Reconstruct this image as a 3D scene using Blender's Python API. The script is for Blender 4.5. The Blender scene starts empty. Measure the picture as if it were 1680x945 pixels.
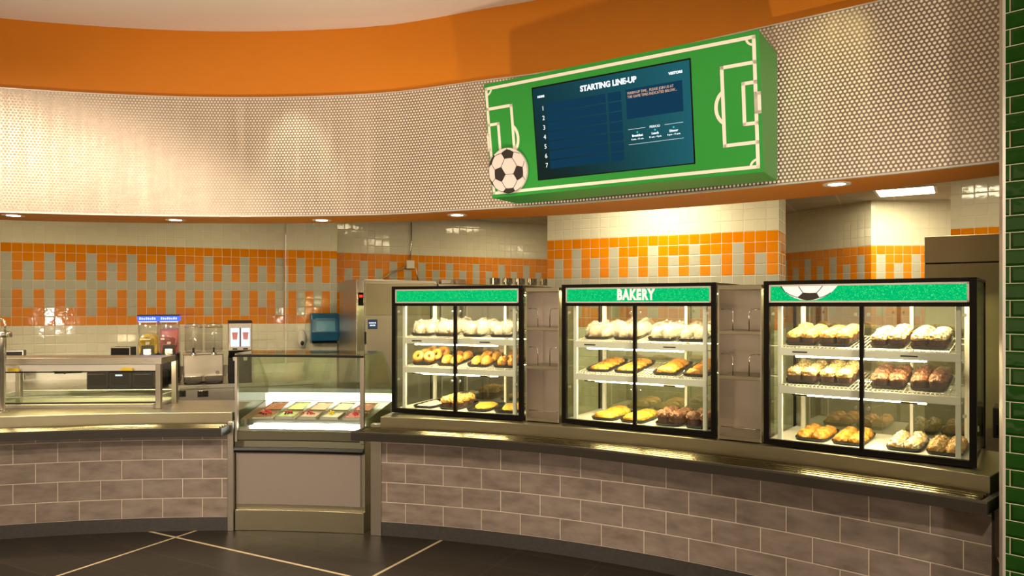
import bpy, bmesh, math, random
from mathutils import Vector, Matrix, noise
random.seed(7)
S = bpy.context.scene
COL = S.collection
R_ = math.radians
# ------------------------------------------------------------------ camera
F, HC, CX, HY = 1180.0, 1.78, 840.0, 500.0        # focal length in px (1680 wide), eye height, horizon row
cam = bpy.data.cameras.new('camera'); cam.sensor_width = 36; cam.lens = 36*F/1680
cam.shift_y = 27.5/1680; cam.clip_end = 60
co = bpy.data.objects.new('camera', cam); COL.objects.link(co)
co.location = (0, 0, HC); co.rotation_euler = (R_(90), 0, 0); S.camera = co

def pt(x, y, z):
    D = (z-HC)/(HY-y); return ((x-CX)*D, F*D)
def atz(x, Z):
    return (x-CX)/F*Z
# centre and radius of the curved counter
CC = (-2.243, -0.6416); RB = 6.308
def P(s, off=0.0, z=0.0):
    a = s/RB; r = RB+off
    return Vector((CC[0]+r*math.sin(a), CC[1]+r*math.cos(a), z))

# ------------------------------------------------------------------ node helper
class N:
    def __init__(self, name):
        self.m = bpy.data.materials.new(name); self.m.use_nodes = True
        self.t = self.m.node_tree; self.t.nodes.clear()
        self.out = self.t.nodes.new('ShaderNodeOutputMaterial')
    def node(self, typ, **kw):
        n = self.t.nodes.new(typ)
        for k, v in kw.items(): setattr(n, k, v)
        return n
    def link(self, a, b): self.t.links.new(a, b)
    def put(self, sock, v):
        if v is None: return
        if isinstance(v, bpy.types.NodeSocket): self.link(v, sock)
        elif isinstance(v, (tuple, list)):
            sock.default_value = tuple(v)+((1,) if len(v) == 3 and len(sock.default_value) == 4 else ())
        else: sock.default_value = v
    def M(self, op, a, b=None, c=None, clamp=False):
        n = self.node('ShaderNodeMath', operation=op); n.use_clamp = clamp
        for i, v in enumerate((a, b, c)): self.put(n.inputs[i], v)
        return n.outputs[0]
    def mix(self, f, a, b):
        n = self.node('ShaderNodeMix', data_type='RGBA')
        self.put(n.inputs[0], f); self.put(n.inputs[6], a); self.put(n.inputs[7], b)
        return n.outputs[2]
    def uv(self):
        n = self.node('ShaderNodeUVMap'); s = self.node('ShaderNodeSeparateXYZ'); self.link(n.outputs[0], s.inputs[0])
        return s.outputs[0], s.outputs[1]
    def obj(self, scale=(1, 1, 1)):
        n = self.node('ShaderNodeTexCoord'); m = self.node('ShaderNodeMapping'); m.inputs['Scale'].default_value = scale
        self.link(n.outputs['Object'], m.inputs[0]); return m.outputs[0]
    def noise(self, vec=None, scale=5, detail=3, rough=.5):
        n = self.node('ShaderNodeTexNoise'); n.inputs['Scale'].default_value = scale
        n.inputs['Detail'].default_value = detail; n.inputs['Roughness'].default_value = rough
        if vec is not None: self.link(vec, n.inputs['Vector'])
        return n.outputs[0]
    def comb(self, a, b, c=0.0):
        n = self.node('ShaderNodeCombineXYZ'); self.put(n.inputs[0], a); self.put(n.inputs[1], b); self.put(n.inputs[2], c)
        return n.outputs[0]
    def white(self, vec):
        n = self.node('ShaderNodeTexWhiteNoise', noise_dimensions='3D'); self.link(vec, n.inputs[0]); return n
    def ramp(self, f, stops):
        n = self.node('ShaderNodeValToRGB'); e = n.color_ramp.elements
        while len(e) < len(stops): e.new(.5)
        for i, (p_, c_) in enumerate(stops): e[i].position = p_; e[i].color = tuple(c_)+(1,)
        self.put(n.inputs[0], f); return n.outputs[0]
    def bump(self, h, dist=.002, strength=1.0):
        n = self.node('ShaderNodeBump'); n.inputs['Distance'].default_value = dist
        n.inputs['Strength'].default_value = strength; self.link(h, n.inputs['Height']); return n.outputs[0]
    def bsdf(self, col=(.8, .8, .8), rough=.5, metal=0.0, normal=None, coat=0.0, emit=None, estr=0.0, spec=None, sss=0.0, trans=0.0, ior=None):
        b = self.node('ShaderNodeBsdfPrincipled')
        self.put(b.inputs['Base Color'], col); self.put(b.inputs['Roughness'], rough); self.put(b.inputs['Metallic'], metal)
        if normal is not None: self.link(normal, b.inputs['Normal'])
        if coat: b.inputs['Coat Weight'].default_value = coat
        if emit is not None: self.put(b.inputs['Emission Color'], emit); self.put(b.inputs['Emission Strength'], estr)
        if spec is not None: b.inputs['Specular IOR Level'].default_value = spec
        if sss:
            b.inputs['Subsurface Weight'].default_value = sss; b.inputs['Subsurface Radius'].default_value = (.02, .01, .005)
        if trans: b.inputs['Transmission Weight'].default_value = trans
        if ior: b.inputs['IOR'].default_value = ior
        return b.outputs[0]
    def done(self, shader): self.link(shader, self.out.inputs[0]); return self.m

def simple(name, col, rough=.5, metal=0.0, var=.06, scale=12, **kw):
    n = N(name)
    nz = n.noise(n.obj(), scale, 3)
    c2 = tuple(max(0, c*(1-var*2)) for c in col); c1 = tuple(min(1, c*(1+var)) for c in col)
    return n.done(n.bsdf(n.mix(nz, c2, c1), rough, metal, **kw))
def emissive(name, col, strength):
    n = N(name); e = n.node('ShaderNodeEmission'); n.put(e.inputs[0], col); n.put(e.inputs[1], strength); return n.done(e.outputs[0])
def glass(name, tint=(1, 1, 1), base=.04, gloss=1.0, rough=0.0):
    n = N(name)
    g0 = n.node('ShaderNodeNewGeometry'); dp = n.node('ShaderNodeVectorMath', operation='DOT_PRODUCT')
    n.link(g0.outputs['Incoming'], dp.inputs[0]); n.link(g0.outputs['Normal'], dp.inputs[1])
    sch = n.M('ADD', .04, n.M('MULTIPLY', n.M('POWER', n.M('SUBTRACT', 1.0, n.M('ABSOLUTE', dp.outputs['Value']), clamp=True), 5.0), .9))
    f = n.M('ADD', n.M('MULTIPLY', sch, gloss), base, clamp=True)
    t = n.node('ShaderNodeBsdfTransparent'); n.put(t.inputs[0], tint)
    g = n.node('ShaderNodeBsdfGlossy'); g.inputs['Roughness'].default_value = rough
    m = n.node('ShaderNodeMixShader'); n.link(f, m.inputs[0]); n.link(t.outputs[0], m.inputs[1]); n.link(g.outputs[0], m.inputs[2])
    return n.done(m.outputs[0])
def steel(name, col=(.60, .56, .48), rough=.28, sc=(1, 1, 60)):
    n = N(name)
    a = n.noise(n.obj(sc), 6, 3); b = n.noise(n.obj(), 3, 2)
    r = n.M('ADD', rough-.06, n.M('MULTIPLY', a, .16))
    c = n.mix(b, tuple(v*.82 for v in col), col)
    return n.done(n.bsdf(c, r, 1.0, n.bump(n.M('ADD', n.M('MULTIPLY', a, .3), n.M('MULTIPLY', b, 6.0)), .0006, .6)))

def tile_mat(name, kind):
    n = N(name); u, v = n.uv()
    if kind == 'kitchen':
        p = .11; z0 = 1.527
        fu0 = n.M('DIVIDE', u, p); fv0 = n.M('DIVIDE', n.M('SUBTRACT', v, z0), p)
        g, px, py = .028, p, p
    elif kind == 'brick':
        px, py = .3058, .1525; g = None
        fv0 = n.M('DIVIDE', n.M('SUBTRACT', v, .108), py)
        row = n.M('FLOOR', fv0)
        fu0 = n.M('ADD', n.M('DIVIDE', u, px), n.M('MULTIPLY', n.M('MODULO', n.M('ADD', row, 21.0), 2.0), .5))
    elif kind == 'green':
        px, py = .155, .079
        fv0 = n.M('DIVIDE', n.M('SUBTRACT', v, 1.248), py); row = n.M('FLOOR', fv0)
        fu0 = n.M('ADD', n.M('DIVIDE', n.M('SUBTRACT', u, .027), px), n.M('MULTIPLY', n.M('MODULO', n.M('ADD', row, 40.0), 2.0), .5))
    cu = n.M('FLOOR', fu0); cv = n.M('FLOOR', fv0)
    fu = n.M('SUBTRACT', fu0, cu); fv = n.M('SUBTRACT', fv0, cv)
    du = n.M('MULTIPLY', n.M('MINIMUM', fu, n.M('SUBTRACT', 1.0, fu)), px)
    dv = n.M('MULTIPLY', n.M('MINIMUM', fv, n.M('SUBTRACT', 1.0, fv)), py)
    d = n.M('MINIMUM', du, dv)
    gw = {'kitchen': .0018, 'brick': .0026, 'green': .0016}[kind]
    grout = n.M('LESS_THAN', d, gw)
    wn = n.white(n.comb(cu, cv)); rnd = wn.outputs[0]
    sp = n.node('ShaderNodeSeparateColor'); n.link(wn.outputs[1], sp.inputs[0])
    if kind == 'kitchen':
        mod = n.M('MODULO', n.M('ADD', cu, 400.0), 4.0)
        def between(x, a, b): return n.M('MULTIPLY', n.M('GREATER_THAN', x, a-.5), n.M('LESS_THAN', x, b+.5))
        band = between(cv, 0, 8)
        lng = n.M('MULTIPLY', n.M('LESS_THAN', mod, .5), between(cv, 1, 7))
        sht = n.M('MULTIPLY', between(mod, 2, 2), between(cv, 2, 6))
        grey = n.M('MAXIMUM', n.M('MAXIMUM', lng, sht), between(cv, 4, 4))
        org = n.mix(rnd, (.68, .20, .001), (.76, .245, .002))
        gry = n.mix(rnd, (.42, .41, .32), (.48, .46, .37))
        wht = n.mix(rnd, (.70, .66, .50), (.74, .70, .54))
        tile = n.mix(band, wht, n.mix(grey, org, gry))
        col = n.mix(grout, tile, (.74, .68, .52)); rough = n.M('ADD', .07, n.M('MULTIPLY', grout, .5))
        tl = .8; edge = .006; dist = .0022
    elif kind == 'brick':
        nz = n.noise(n.comb(n.M('ADD', u, n.M('MULTIPLY', rnd, 9.0)), n.M('MULTIPLY', v, 2.6), rnd), 5, 6, .6)
        tile = n.ramp(nz, [(.3, (.165, .128, .110)), (.5, (.235, .187, .160)), (.72, (.295, .240, .208))])
        col = n.mix(grout, tile, (.62, .53, .44)); rough = n.M('ADD', .42, n.M('MULTIPLY', nz, .15)); tl = .15; edge = .004; dist = .0015
    else:
        nz = n.noise(n.comb(u, v), 14, 3)
        tile = n.mix(nz, (.005, .040, .003), (.014, .068, .007))
        col = n.mix(grout, tile, (.66, .60, .46)); rough = n.M('ADD', .06, n.M('MULTIPLY', grout, .5)); tl = .3; edge = .012; dist = .006
    e = n.node('ShaderNodeMapRange'); n.link(d, e.inputs[0]); e.inputs[1].default_value = gw; e.inputs[2].default_value = gw+edge
    e.interpolation_type = 'LINEAR' if kind == 'green' else 'SMOOTHSTEP'
    h = n.M('ADD', e.outputs[0], n.M('ADD', n.M('MULTIPLY', n.M('MULTIPLY', n.M('SUBTRACT', sp.outputs[0], .5), fu), tl),
                                         n.M('MULTIPLY', n.M('MULTIPLY', n.M('SUBTRACT', sp.outputs[1], .5), fv), tl)))
    h = n.M('ADD', h, n.M('MULTIPLY', n.noise(n.comb(u, v), 9, 2), .7))
    return n.done(n.bsdf(col, rough, 0, n.bump(h, dist), spec=.4))

def floor_mat():
    n = N('floor_tiles')
    c = n.node('ShaderNodeTexCoord'); s = n.node('ShaderNodeSeparateXYZ'); n.link(c.outputs['Object'], s.inputs[0])
    x, y = s.outputs[0], s.outputs[1]
    u = n.M('ADD', n.M('MULTIPLY', x, .886), n.M('MULTIPLY', y, -.463))
    v = n.M('ADD', n.M('MULTIPLY', x, .463), n.M('MULTIPLY', y, .886))
    def dist(a, off, per):
        q = n.M('FRACT', n.M('DIVIDE', n.M('ADD', a, off+20*per), per))
        return n.M('MULTIPLY', n.M('MINIMUM', q, n.M('SUBTRACT', 1.0, q)), per)
    big = n.M('MINIMUM', dist(u, 4.83, 1.84), dist(v, -3.686, 1.84))
    sm = n.M('MINIMUM', dist(u, 4.83, .6133), dist(v, -3.686, .3067))
    line = n.M('LESS_THAN', big, .011); thin = n.M('LESS_THAN', sm, .0016)
    wn = n.white(n.comb(n.M('FLOOR', n.M('DIVIDE', u, .6133)), n.M('FLOOR', n.M('DIVIDE', v, .3067))))
    nz = n.noise(n.comb(u, v), 3.5, 6, .6)
    base = n.mix(n.M('ADD', n.M('MULTIPLY', nz, .7), n.M('MULTIPLY', wn.outputs[0], .3)), (.012, .0095, .0075), (.042, .034, .026))
    col = n.mix(line, n.mix(thin, base, (.10, .085, .06)), (.72, .58, .38))
    return n.done(n.bsdf(col, n.M('ADD', .30, n.M('MULTIPLY', nz, .2)), 0, n.bump(nz, .001), spec=.35))

def perf_mat():
    n = N('perforated_metal'); u, v = n.uv(); a = .0245; b = a*math.sqrt(3)
    def lat(ou, ov):
        fx = n.M('MULTIPLY', n.M('SUBTRACT', n.M('FRACT', n.M('ADD', n.M('DIVIDE', u, a), 50+ou)), .5), a)
        fy = n.M('MULTIPLY', n.M('SUBTRACT', n.M('FRACT', n.M('ADD', n.M('DIVIDE', v, b), 50+ov)), .5), b)
        return n.M('SQRT', n.M('ADD', n.M('MULTIPLY', fx, fx), n.M('MULTIPLY', fy, fy)))
    d = n.M('MINIMUM', lat(0, 0), lat(.5, .5))
    e = n.node('ShaderNodeMapRange'); n.link(d, e.inputs[0]); e.inputs[1].default_value = .0072; e.inputs[2].default_value = .0086
    hole = n.M('SUBTRACT', 1.0, e.outputs[0])
    nz = n.noise(n.comb(n.M('MULTIPLY', u, 3), n.M('MULTIPLY', v, .4)), 2.2, 3)
    col = n.mix(hole, n.mix(nz, (.32, .25, .21), (.46, .37, .31)), (.86, .76, .62))
    rough = n.M('ADD', .34, n.M('MULTIPLY', hole, .4)); met = n.M('MULTIPLY', e.outputs[0], .85)
    h = n.M('ADD', e.outputs[0], n.M('MULTIPLY', nz, 3.0))
    return n.done(n.bsdf(col, rough, met, n.bump(h, .0022)))

def bread_mat(name, lo, mid, hi, sp=None, spscale=60, spth=.6, rough=.45, sc=22, bumpd=.003, bs=40):
    n = N(name); o = n.obj()
    a = n.noise(o, sc, 4, .6)
    c = n.ramp(a, [(.3, lo), (.5, mid), (.7, hi)])
    hh = n.noise(o, bs, 4)
    if sp is not None:
        s = n.noise(o, spscale, 2)
        g = n.node('ShaderNodeNewGeometry'); q = n.node('ShaderNodeSeparateXYZ'); n.link(g.outputs['Normal'], q.inputs[0])
        k = n.node('ShaderNodeMapRange'); n.link(n.M('ADD', s, n.M('MULTIPLY', n.M('SUBTRACT', q.outputs[2], .7), .12)), k.inputs[0])
        k.inputs[1].default_value = spth-.03; k.inputs[2].default_value = spth+.03
        c = n.mix(k.outputs[0], c, sp); hh = n.M('ADD', hh, n.M('MULTIPLY', k.outputs[0], .4))
    return n.done(n.bsdf(c, rough, 0, n.bump(hh, bumpd), sss=.05))

MT = {}
MT['ktile'] = tile_mat('glazed_kitchen_tiles', 'kitchen'); MT['brick'] = tile_mat('taupe_stone_tiles', 'brick'); MT['green'] = tile_mat('green_bevelled_tiles', 'green')
MT['floor'] = floor_mat(); MT['perf'] = perf_mat()
MT['orange'] = simple('orange_paint', (.62, .20, .008), .55, var=.02, spec=.3)
MT['plaster'] = simple('cream_plaster', (.78, .71, .63), .9, var=.01)
MT['ceiltile'] = simple('ceiling_panels', (.52, .49, .40), .9, var=.03)
MT['plinth'] = simple('dark_stone_plinth', (.050, .044, .042), .5, var=.25, scale=40)
MT['steel'] = steel('brushed_steel'); MT['steelv'] = steel('brushed_steel_vertical', (.54, .49, .43), .30, (60, 60, 1))
MT['steeld'] = steel('dull_brushed_steel', (.42, .38, .27), .30)
MT['guncol'] = steel('dark_grey_steel', (.09, .085, .06), .3)
MT['hood'] = steel('dull_hood_steel', (.42, .39, .26), .42)
MT['steelb'] = steel('polished_steel', (.80, .76, .70), .12)
MT['rail'] = simple('tray_rail_steel', (.19, .16, .085), .22, 1.0, var=.05)
MT['railedge'] = simple('dark_bronze_edge', (.028, .022, .017), .42, .1, var=.1)
MT['mauve'] = simple('mauve_grey_laminate', (.27, .225, .20), .42, .15, var=.02)
MT['black'] = simple('black_enamel', (.006, .005, .004), .30, var=.1, spec=.12)
MT['blackp'] = simple('black_plastic', (.010, .010, .009), .28, var=.1, spec=.3)
MT['white'] = simple('white_enamel', (.74, .70, .62), .35, var=.02)
MT['whitep'] = simple('white_plastic', (.72, .68, .58), .4, var=.03)
MT['alu'] = simple('satin_aluminium', (.66, .62, .58), .35, .6, var=.03)
MT['wire'] = simple('white_coated_wire', (.78, .74, .64), .35, var=.02)
MT['glass'] = glass('clear_glass', (.97, 1, .97), 0.0, .9)
MT['glassback'] = glass('reflective_door_glass', (.86, .88, .74), .26, 1.2)
MT['glassg'] = glass('green_edge_glass', (.90, .95, .84), .02, .9)
MT['acryl'] = glass('clear_acrylic', (.90, .90, .88), .07, 1.2, .05)
MT['green_p'] = simple('pitch_green_paint', (.026, .27, .040), .42, var=.02, spec=.25)
MT['line_p'] = simple('white_line_paint', (.80, .76, .68), .45, var=.01)
MT['ballw'] = simple('white_ball_print', (.70, .62, .60), .4, var=.05)
MT['ballb'] = simple('black_ball_print', (.022, .018, .018), .4, var=.1)
MT['blue'] = simple('translucent_blue_plastic', (.025, .14, .28), .18, var=.08)
MT['bluel'] = simple('light_blue_window', (.06, .30, .50), .15, var=.08)
MT['sticker'] = simple('navy_sticker', (.015, .05, .16), .4, var=.05)
MT['tube'] = emissive('fluorescent_tube', (1, .80, .44), 120)
MT['toptube'] = emissive('warm_case_lamp', (1, .79, .43), 120)
MT['cooltube'] = emissive('cool_led_strip', (.96, 1, .92), 45)
MT['ledge'] = emissive('diffused_rear_light', (1, .96, .80), 2.2)
MT['panel'] = emissive('ceiling_light_panel', (1, .84, .50), 20)
MT['panelb'] = emissive('bright_ceiling_light_panel', (1, .86, .56), 42)
MT['lamp'] = emissive('downlight_lens', (1, .86, .62), 14)
MT['text'] = emissive('screen_white', (.9, .98, 1), 1.0)
MT['texto'] = emissive('screen_peach', (1, .62, .42), .62)
MT['cell'] = emissive('screen_navy_cell', (.006, .038, .075), 1.0)
MT['dot'] = emissive('screen_teal_dot', (.05, .5, .55), 1.0)
MT['bluelit'] = emissive('lit_blue_header', (.06, .12, .75), 1.6)
MT['whitelit'] = emissive('lit_white_panel', (.85, .9, 1), .95)
MT['redlit'] = emissive('red_digits', (1, .05, .02), 1.2)
MT['disp'] = emissive('small_blue_display', (.5, .65, 1), 1.5)
MT['yellow'] = simple('yellow_label', (.85, .60, .02), .5, var=.03)
MT['slushy'] = simple('yellow_slush', (.95, .62, .02), .25, var=.1, emit=(.9, .5, .02), estr=.25)  # emission stands in for light shining through the bowl
MT['slushr'] = simple('pink_slush', (.75, .18, .15), .25, var=.1, emit=(.6, .12, .1), estr=.25)  # same backlit glow put into the slush colour
def screen_mat():
    n = N('menu_screen'); o = n.node('ShaderNodeTexCoord'); s = n.node('ShaderNodeSeparateXYZ'); n.link(o.outputs['Object'], s.inputs[0])
    u = n.M('DIVIDE', n.M('SUBTRACT', s.outputs[0], .37), 1.03); v = n.M('DIVIDE', s.outputs[2], .74)
    a = n.mix(u, (.0, .055, .085), (.012, .16, .20))
    g = n.M('MULTIPLY', n.M('SUBTRACT', 1.0, v, clamp=True), n.M('SUBTRACT', 1.0, u, clamp=True))
    c = n.mix(n.M('MULTIPLY', g, 1.3, clamp=True), a, (.001, .02, .016))
    return n.done(n.bsdf((.002, .003, .004), .3, 0, emit=c, estr=.6, spec=.1))
MT['screen'] = screen_mat()
def header_mat():
    n = N('backlit_green_turf'); o = n.obj((1, .01, 1)); v = n.node('ShaderNodeTexVoronoi'); v.inputs['Scale'].default_value = 170; n.link(o, v.inputs['Vector'])
    k = n.noise(o, 60, 3)
    c = n.ramp(n.M('MULTIPLY', v.outputs[0], k), [(.05, (.12, .70, .20)), (.16, (.0, .40, .11)), (.4, (.0, .33, .10))])
    e = n.node('ShaderNodeEmission'); n.link(c, e.inputs[0]); e.inputs[1].default_value = 1.25; return n.done(e.outputs[0])
MT['header'] = header_mat()
MT['hletter'] = emissive('backlit_cream_letters', (.95, .86, .72), 1.0)
MT['hblack'] = simple('header_black', (.02, .015, .01), .5)
# pastry
MT['golden'] = bread_mat('golden_crust', (.34, .11, .01), (.54, .22, .025), (.68, .34, .06))
MT['bagel'] = bread_mat('bagel_crust', (.34, .11, .01), (.52, .21, .025), (.64, .31, .06), sc=14)
MT['pale'] = bread_mat('pale_roll', (.52, .34, .16), (.66, .50, .30), (.76, .64, .46), sc=10)
MT['rosy'] = bread_mat('rosy_roll', (.24, .11, .05), (.44, .26, .15), (.66, .48, .32), sc=16, bumpd=.008)
MT['yellowcake'] = bread_mat('yellow_cornbread', (.54, .26, .015), (.66, .36, .03), (.74, .46, .07), sp=(.34, .15, .02), spth=.66)
MT['scone'] = bread_mat('spiced_orange_scone', (.34, .12, .008), (.50, .20, .012), (.60, .28, .025), sp=(.16, .06, .01), spth=.63)
MT['crumb'] = bread_mat('yellow_crumb_top', (.48, .22, .02), (.64, .35, .05), (.74, .48, .12), sp=(.80, .60, .24), spth=.52, bumpd=.006)
MT['sugar'] = bread_mat('sugar_dusted_top', (.46, .20, .03), (.62, .36, .09), (.72, .50, .22), sp=(.86, .76, .56), spth=.47, bumpd=.006)
MT['nut'] = bread_mat('chopped_nut_top', (.30, .12, .02), (.52, .28, .06), (.68, .45, .16), sp=(.80, .62, .32), spth=.5, spscale=95, bumpd=.010, bs=90)
MT['choc'] = bread_mat('chocolate_chip_top', (.10, .035, .015), (.26, .10, .04), (.44, .19, .08), sp=(.05, .018, .01), spth=.56, spscale=80, bumpd=.008, bs=80)
MT['choccrumb'] = bread_mat('chocolate_crumb_top', (.09, .035, .018), (.20, .085, .04), (.34, .17, .09), sp=(.48, .28, .16), spth=.62, spscale=50, bumpd=.010, bs=70)
MT['iced'] = bread_mat('iced_crumb_top', (.48, .24, .06), (.66, .42, .18), (.76, .58, .36), sp=(.88, .80, .68), spth=.52, spscale=38, bumpd=.006)
MT['streusel'] = bread_mat('streusel_top', (.34, .15, .03), (.54, .30, .09), (.70, .48, .22), sp=(.80, .62, .38), spth=.56, spscale=70, bumpd=.012, bs=70)
MT['liner'] = bread_mat('brown_paper_liner', (.055, .024, .014), (.085, .038, .022), (.11, .05, .03), rough=.7, bumpd=.001)
MT['redicing'] = bread_mat('iced_red_biscuit', (.45, .14, .10), (.70, .50, .42), (.86, .80, .72), sc=30)
def wrap_mat():
    n = N('crinkled_plastic_wrap'); o = n.obj(); a = n.noise(o, 26, 5, .7)
    v = n.node('ShaderNodeTexVoronoi'); v.feature = 'DISTANCE_TO_EDGE'; v.inputs['Scale'].default_value = 34; n.link(o, v.inputs['Vector'])
    bmp = n.bump(n.M('ADD', a, v.outputs[0]), .02)
    t = n.node('ShaderNodeBsdfTransparent'); g = n.node('ShaderNodeBsdfGlossy'); g.inputs['Roughness'].default_value = .12; n.link(bmp, g.inputs['Normal'])
    g.inputs[0].default_value = (1, .95, .88, 1)
    f = n.node('ShaderNodeMapRange'); n.link(v.outputs[0], f.inputs[0]); f.inputs[1].default_value = 0; f.inputs[2].default_value = .12; f.inputs[3].default_value = .45; f.inputs[4].default_value = .10
    m = n.node('ShaderNodeMixShader'); n.link(f.outputs[0], m.inputs[0]); n.link(t.outputs[0], m.inputs[1]); n.link(g.outputs[0], m.inputs[2])
    return n.done(m.outputs[0])
MT['wrap'] = wrap_mat()
MT['gel_brown'] = simple('chocolate_gelato', (.40, .15, .06), .5, var=.1); MT['gel_pist'] = simple('pistachio_gelato', (.66, .74, .36), .5, var=.06)
MT['gel_cream'] = simple('peach_gelato', (.82, .62, .50), .5, var=.06); MT['gel_white'] = simple('vanilla_gelato', (.86, .84, .76), .5, var=.04)
MT['gel_pink'] = simple('strawberry_gelato', (.80, .30, .30), .5, var=.08)
MT['berry'] = simple('red_berries', (.55, .03, .04), .3, var=.2); MT['dberry'] = simple('dark_berries', (.05, .01, .02), .25, var=.2)

# ------------------------------------------------------------------ mesh builder
class MB:
    def __init__(self, M=None):
        self.bm = bmesh.new(); self.uv = self.bm.loops.layers.uv.new('UVMap'); self.M = M or Matrix()
    def v(self, co): return self.bm.verts.new(self.M @ Vector(co))
    def face(self, vs, uvs=None):
        try: f = self.bm.faces.new(vs)
        except ValueError: return None
        if uvs:
            for l, q in zip(f.loops, uvs): l[self.uv].uv = q
        return f
    def poly(self, cos, uvs=None): return self.face([self.v(c) for c in cos], uvs)
    def box(self, a, b, bev=0.0, M=None):
        x0, y0, z0 = a; x1, y1, z1 = b
        cs = [(x0, y0, z0), (x1, y0, z0), (x1, y1, z0), (x0, y1, z0), (x0, y0, z1), (x1, y0, z1), (x1, y1, z1), (x0, y1, z1)]
        if M: cs = [M @ Vector(c) for c in cs]
        vs = [self.v(c) for c in cs]
        fs = [self.face([vs[i] for i in q]) for q in ((0, 3, 2, 1), (4, 5, 6, 7), (0, 1, 5, 4), (1, 2, 6, 5), (2, 3, 7, 6), (3, 0, 4, 7))]
        if bev:
            es = set(e for f in fs for e in f.edges)
            bmesh.ops.bevel(self.bm, geom=list(es), offset=bev, segments=2, affect='EDGES', profile=.5)
        return self
    def prism(self, pts, z0, z1):                   # pts counter-clockwise in x,y
        a = [self.v((x, y, z0)) for x, y in pts]; b = [self.v((x, y, z1)) for x, y in pts]; n = len(pts)
        self.face(a[::-1]); self.face(b)
        for i in range(n): self.face([a[i], a[(i+1) % n], b[(i+1) % n], b[i]])
        return self
    def prism_xz(self, pts, y0, y1):                # pts in x,z; extruded along y
        a = [self.v((x, y0, z)) for x, z in pts]; b = [self.v((x, y1, z)) for x, z in pts]; n = len(pts)
        self.face(a); self.face(b[::-1])
        for i in range(n): self.face([a[(i+1) % n], a[i], b[i], b[(i+1) % n]])
        return self
    def prism_yz(self, pts, x0, x1):
        a = [self.v((x0, y, z)) for y, z in pts]; b = [self.v((x1, y, z)) for y, z in pts]; n = len(pts)
        self.face(a[::-1]); self.face(b)
        for i in range(n): self.face([a[i], a[(i+1) % n], b[(i+1) % n], b[i]])
        return self
    def lathe(self, prof, c=(0, 0, 0), seg=20, sx=1, sy=1, axis='z'):
        rings = []
        for r, z in prof:
            ring = []
            for i in range(seg):
                a = 2*math.pi*i/seg; p = (r*math.cos(a)*sx, r*math.sin(a)*sy, z)
                if axis == 'y': p = (p[0], p[2], p[1])
                ring.append(self.v((c[0]+p[0], c[1]+p[1], c[2]+p[2])))
            rings.append(ring)
        for r0, r1 in zip(rings, rings[1:]):
            for i in range(seg): self.face([r0[i], r0[(i+1) % seg], r1[(i+1) % seg], r1[i]])
        self.face(rings[0][::-1]); self.face(rings[-1]); return self
    def tube(self, pts, r, seg=8):
        pts = [Vector(p) for p in pts]; rings = []; up = None
        for i, p in enumerate(pts):
            t = (pts[min(i+1, len(pts)-1)]-pts[max(i-1, 0)]).normalized()
            if up is None: up = t.orthogonal().normalized()
            up = (up - t*up.dot(t)); up = up.normalized() if up.length > 1e-6 else t.orthogonal().normalized()
            w = t.cross(up)
            rings.append([self.v(p+(up*math.cos(2*math.pi*k/seg)+w*math.sin(2*math.pi*k/seg))*r) for k in range(seg)])
        for r0, r1 in zip(rings, rings[1:]):
            for i in range(seg): self.face([r0[i], r0[(i+1) % seg], r1[(i+1) % seg], r1[i]])
        self.face(rings[0][::-1]); self.face(rings[-1]); return self
    def sweep(self, prof, s0, s1, n=40, off=None, close=True):
        """profile [(radial offset, z)] carried along the arc of the counter from s0 to s1"""
        rings = []
        for i in range(n+1):
            s = s0+(s1-s0)*i/n; o = off(s) if off else 0
            rings.append(([self.v(P(s, r+o, z)) for r, z in prof], s))
        k = len(prof)
        for (a, sa), (b, sb) in zip(rings, rings[1:]):
            for j in range(k if close else k-1):
                q = (j+1) % k; zj, zq = prof[j][1], prof[q][1]
                uv = [(sa, zj), (sb, zj), (sb, zq), (sa, zq)]
                if abs(zj-zq) < 1e-5: uv = [(sa, prof[j][0]), (sb, prof[j][0]), (sb, prof[q][0]), (sa, prof[q][0])]
                self.face([a[j], b[j], b[q], a[q]], uv)
        if close: self.face(rings[0][0]); self.face(rings[-1][0][::-1])
        return self
    def build(self, name, mat, parent=None, smooth=False, world=False, bevel=0.0, angle=None):
        bmesh.ops.recalc_face_normals(self.bm, faces=self.bm.faces[:]) if not getattr(self, 'keep', False) else None
        me = bpy.data.meshes.new(name); self.bm.to_mesh(me); self.bm.free()
        mats = mat if isinstance(mat, list) else [mat]
        for m in mats: me.materials.append(MT[m] if isinstance(m, str) else m)
        if smooth:
            me.polygons.foreach_set('use_smooth', [True]*len(me.polygons))
            if angle: me.set_sharp_from_angle(angle=R_(angle))
        o = bpy.data.objects.new(name, me); COL.objects.link(o)
        if parent is not None:
            o.parent = parent
            if world: o.matrix_parent_inverse = WM(parent).inverted()
        if bevel:
            b = o.modifiers.new('bevel', 'BEVEL'); b.width = bevel; b.segments = 2; b.limit_method = 'ANGLE'
        return o
def WM(o):
    m = Matrix.LocRotScale(o.location, o.rotation_euler, o.scale)
    return WM(o.parent) @ o.matrix_parent_inverse @ m if o.parent else m
def tag(o, label, cat, group=None):
    o['label'] = label; o['category'] = cat
    if group: o['group'] = group
    return o
def struct(o): o['kind'] = 'structure'; return o
def thing(name, label, cat, loc=(0, 0, 0), rz=0.0, group=None):
    o = bpy.data.objects.new(name, None); COL.objects.link(o); o.empty_display_size = .1
    o.location = loc; o.rotation_euler = (0, 0, rz); return tag(o, label, cat, group)
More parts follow.
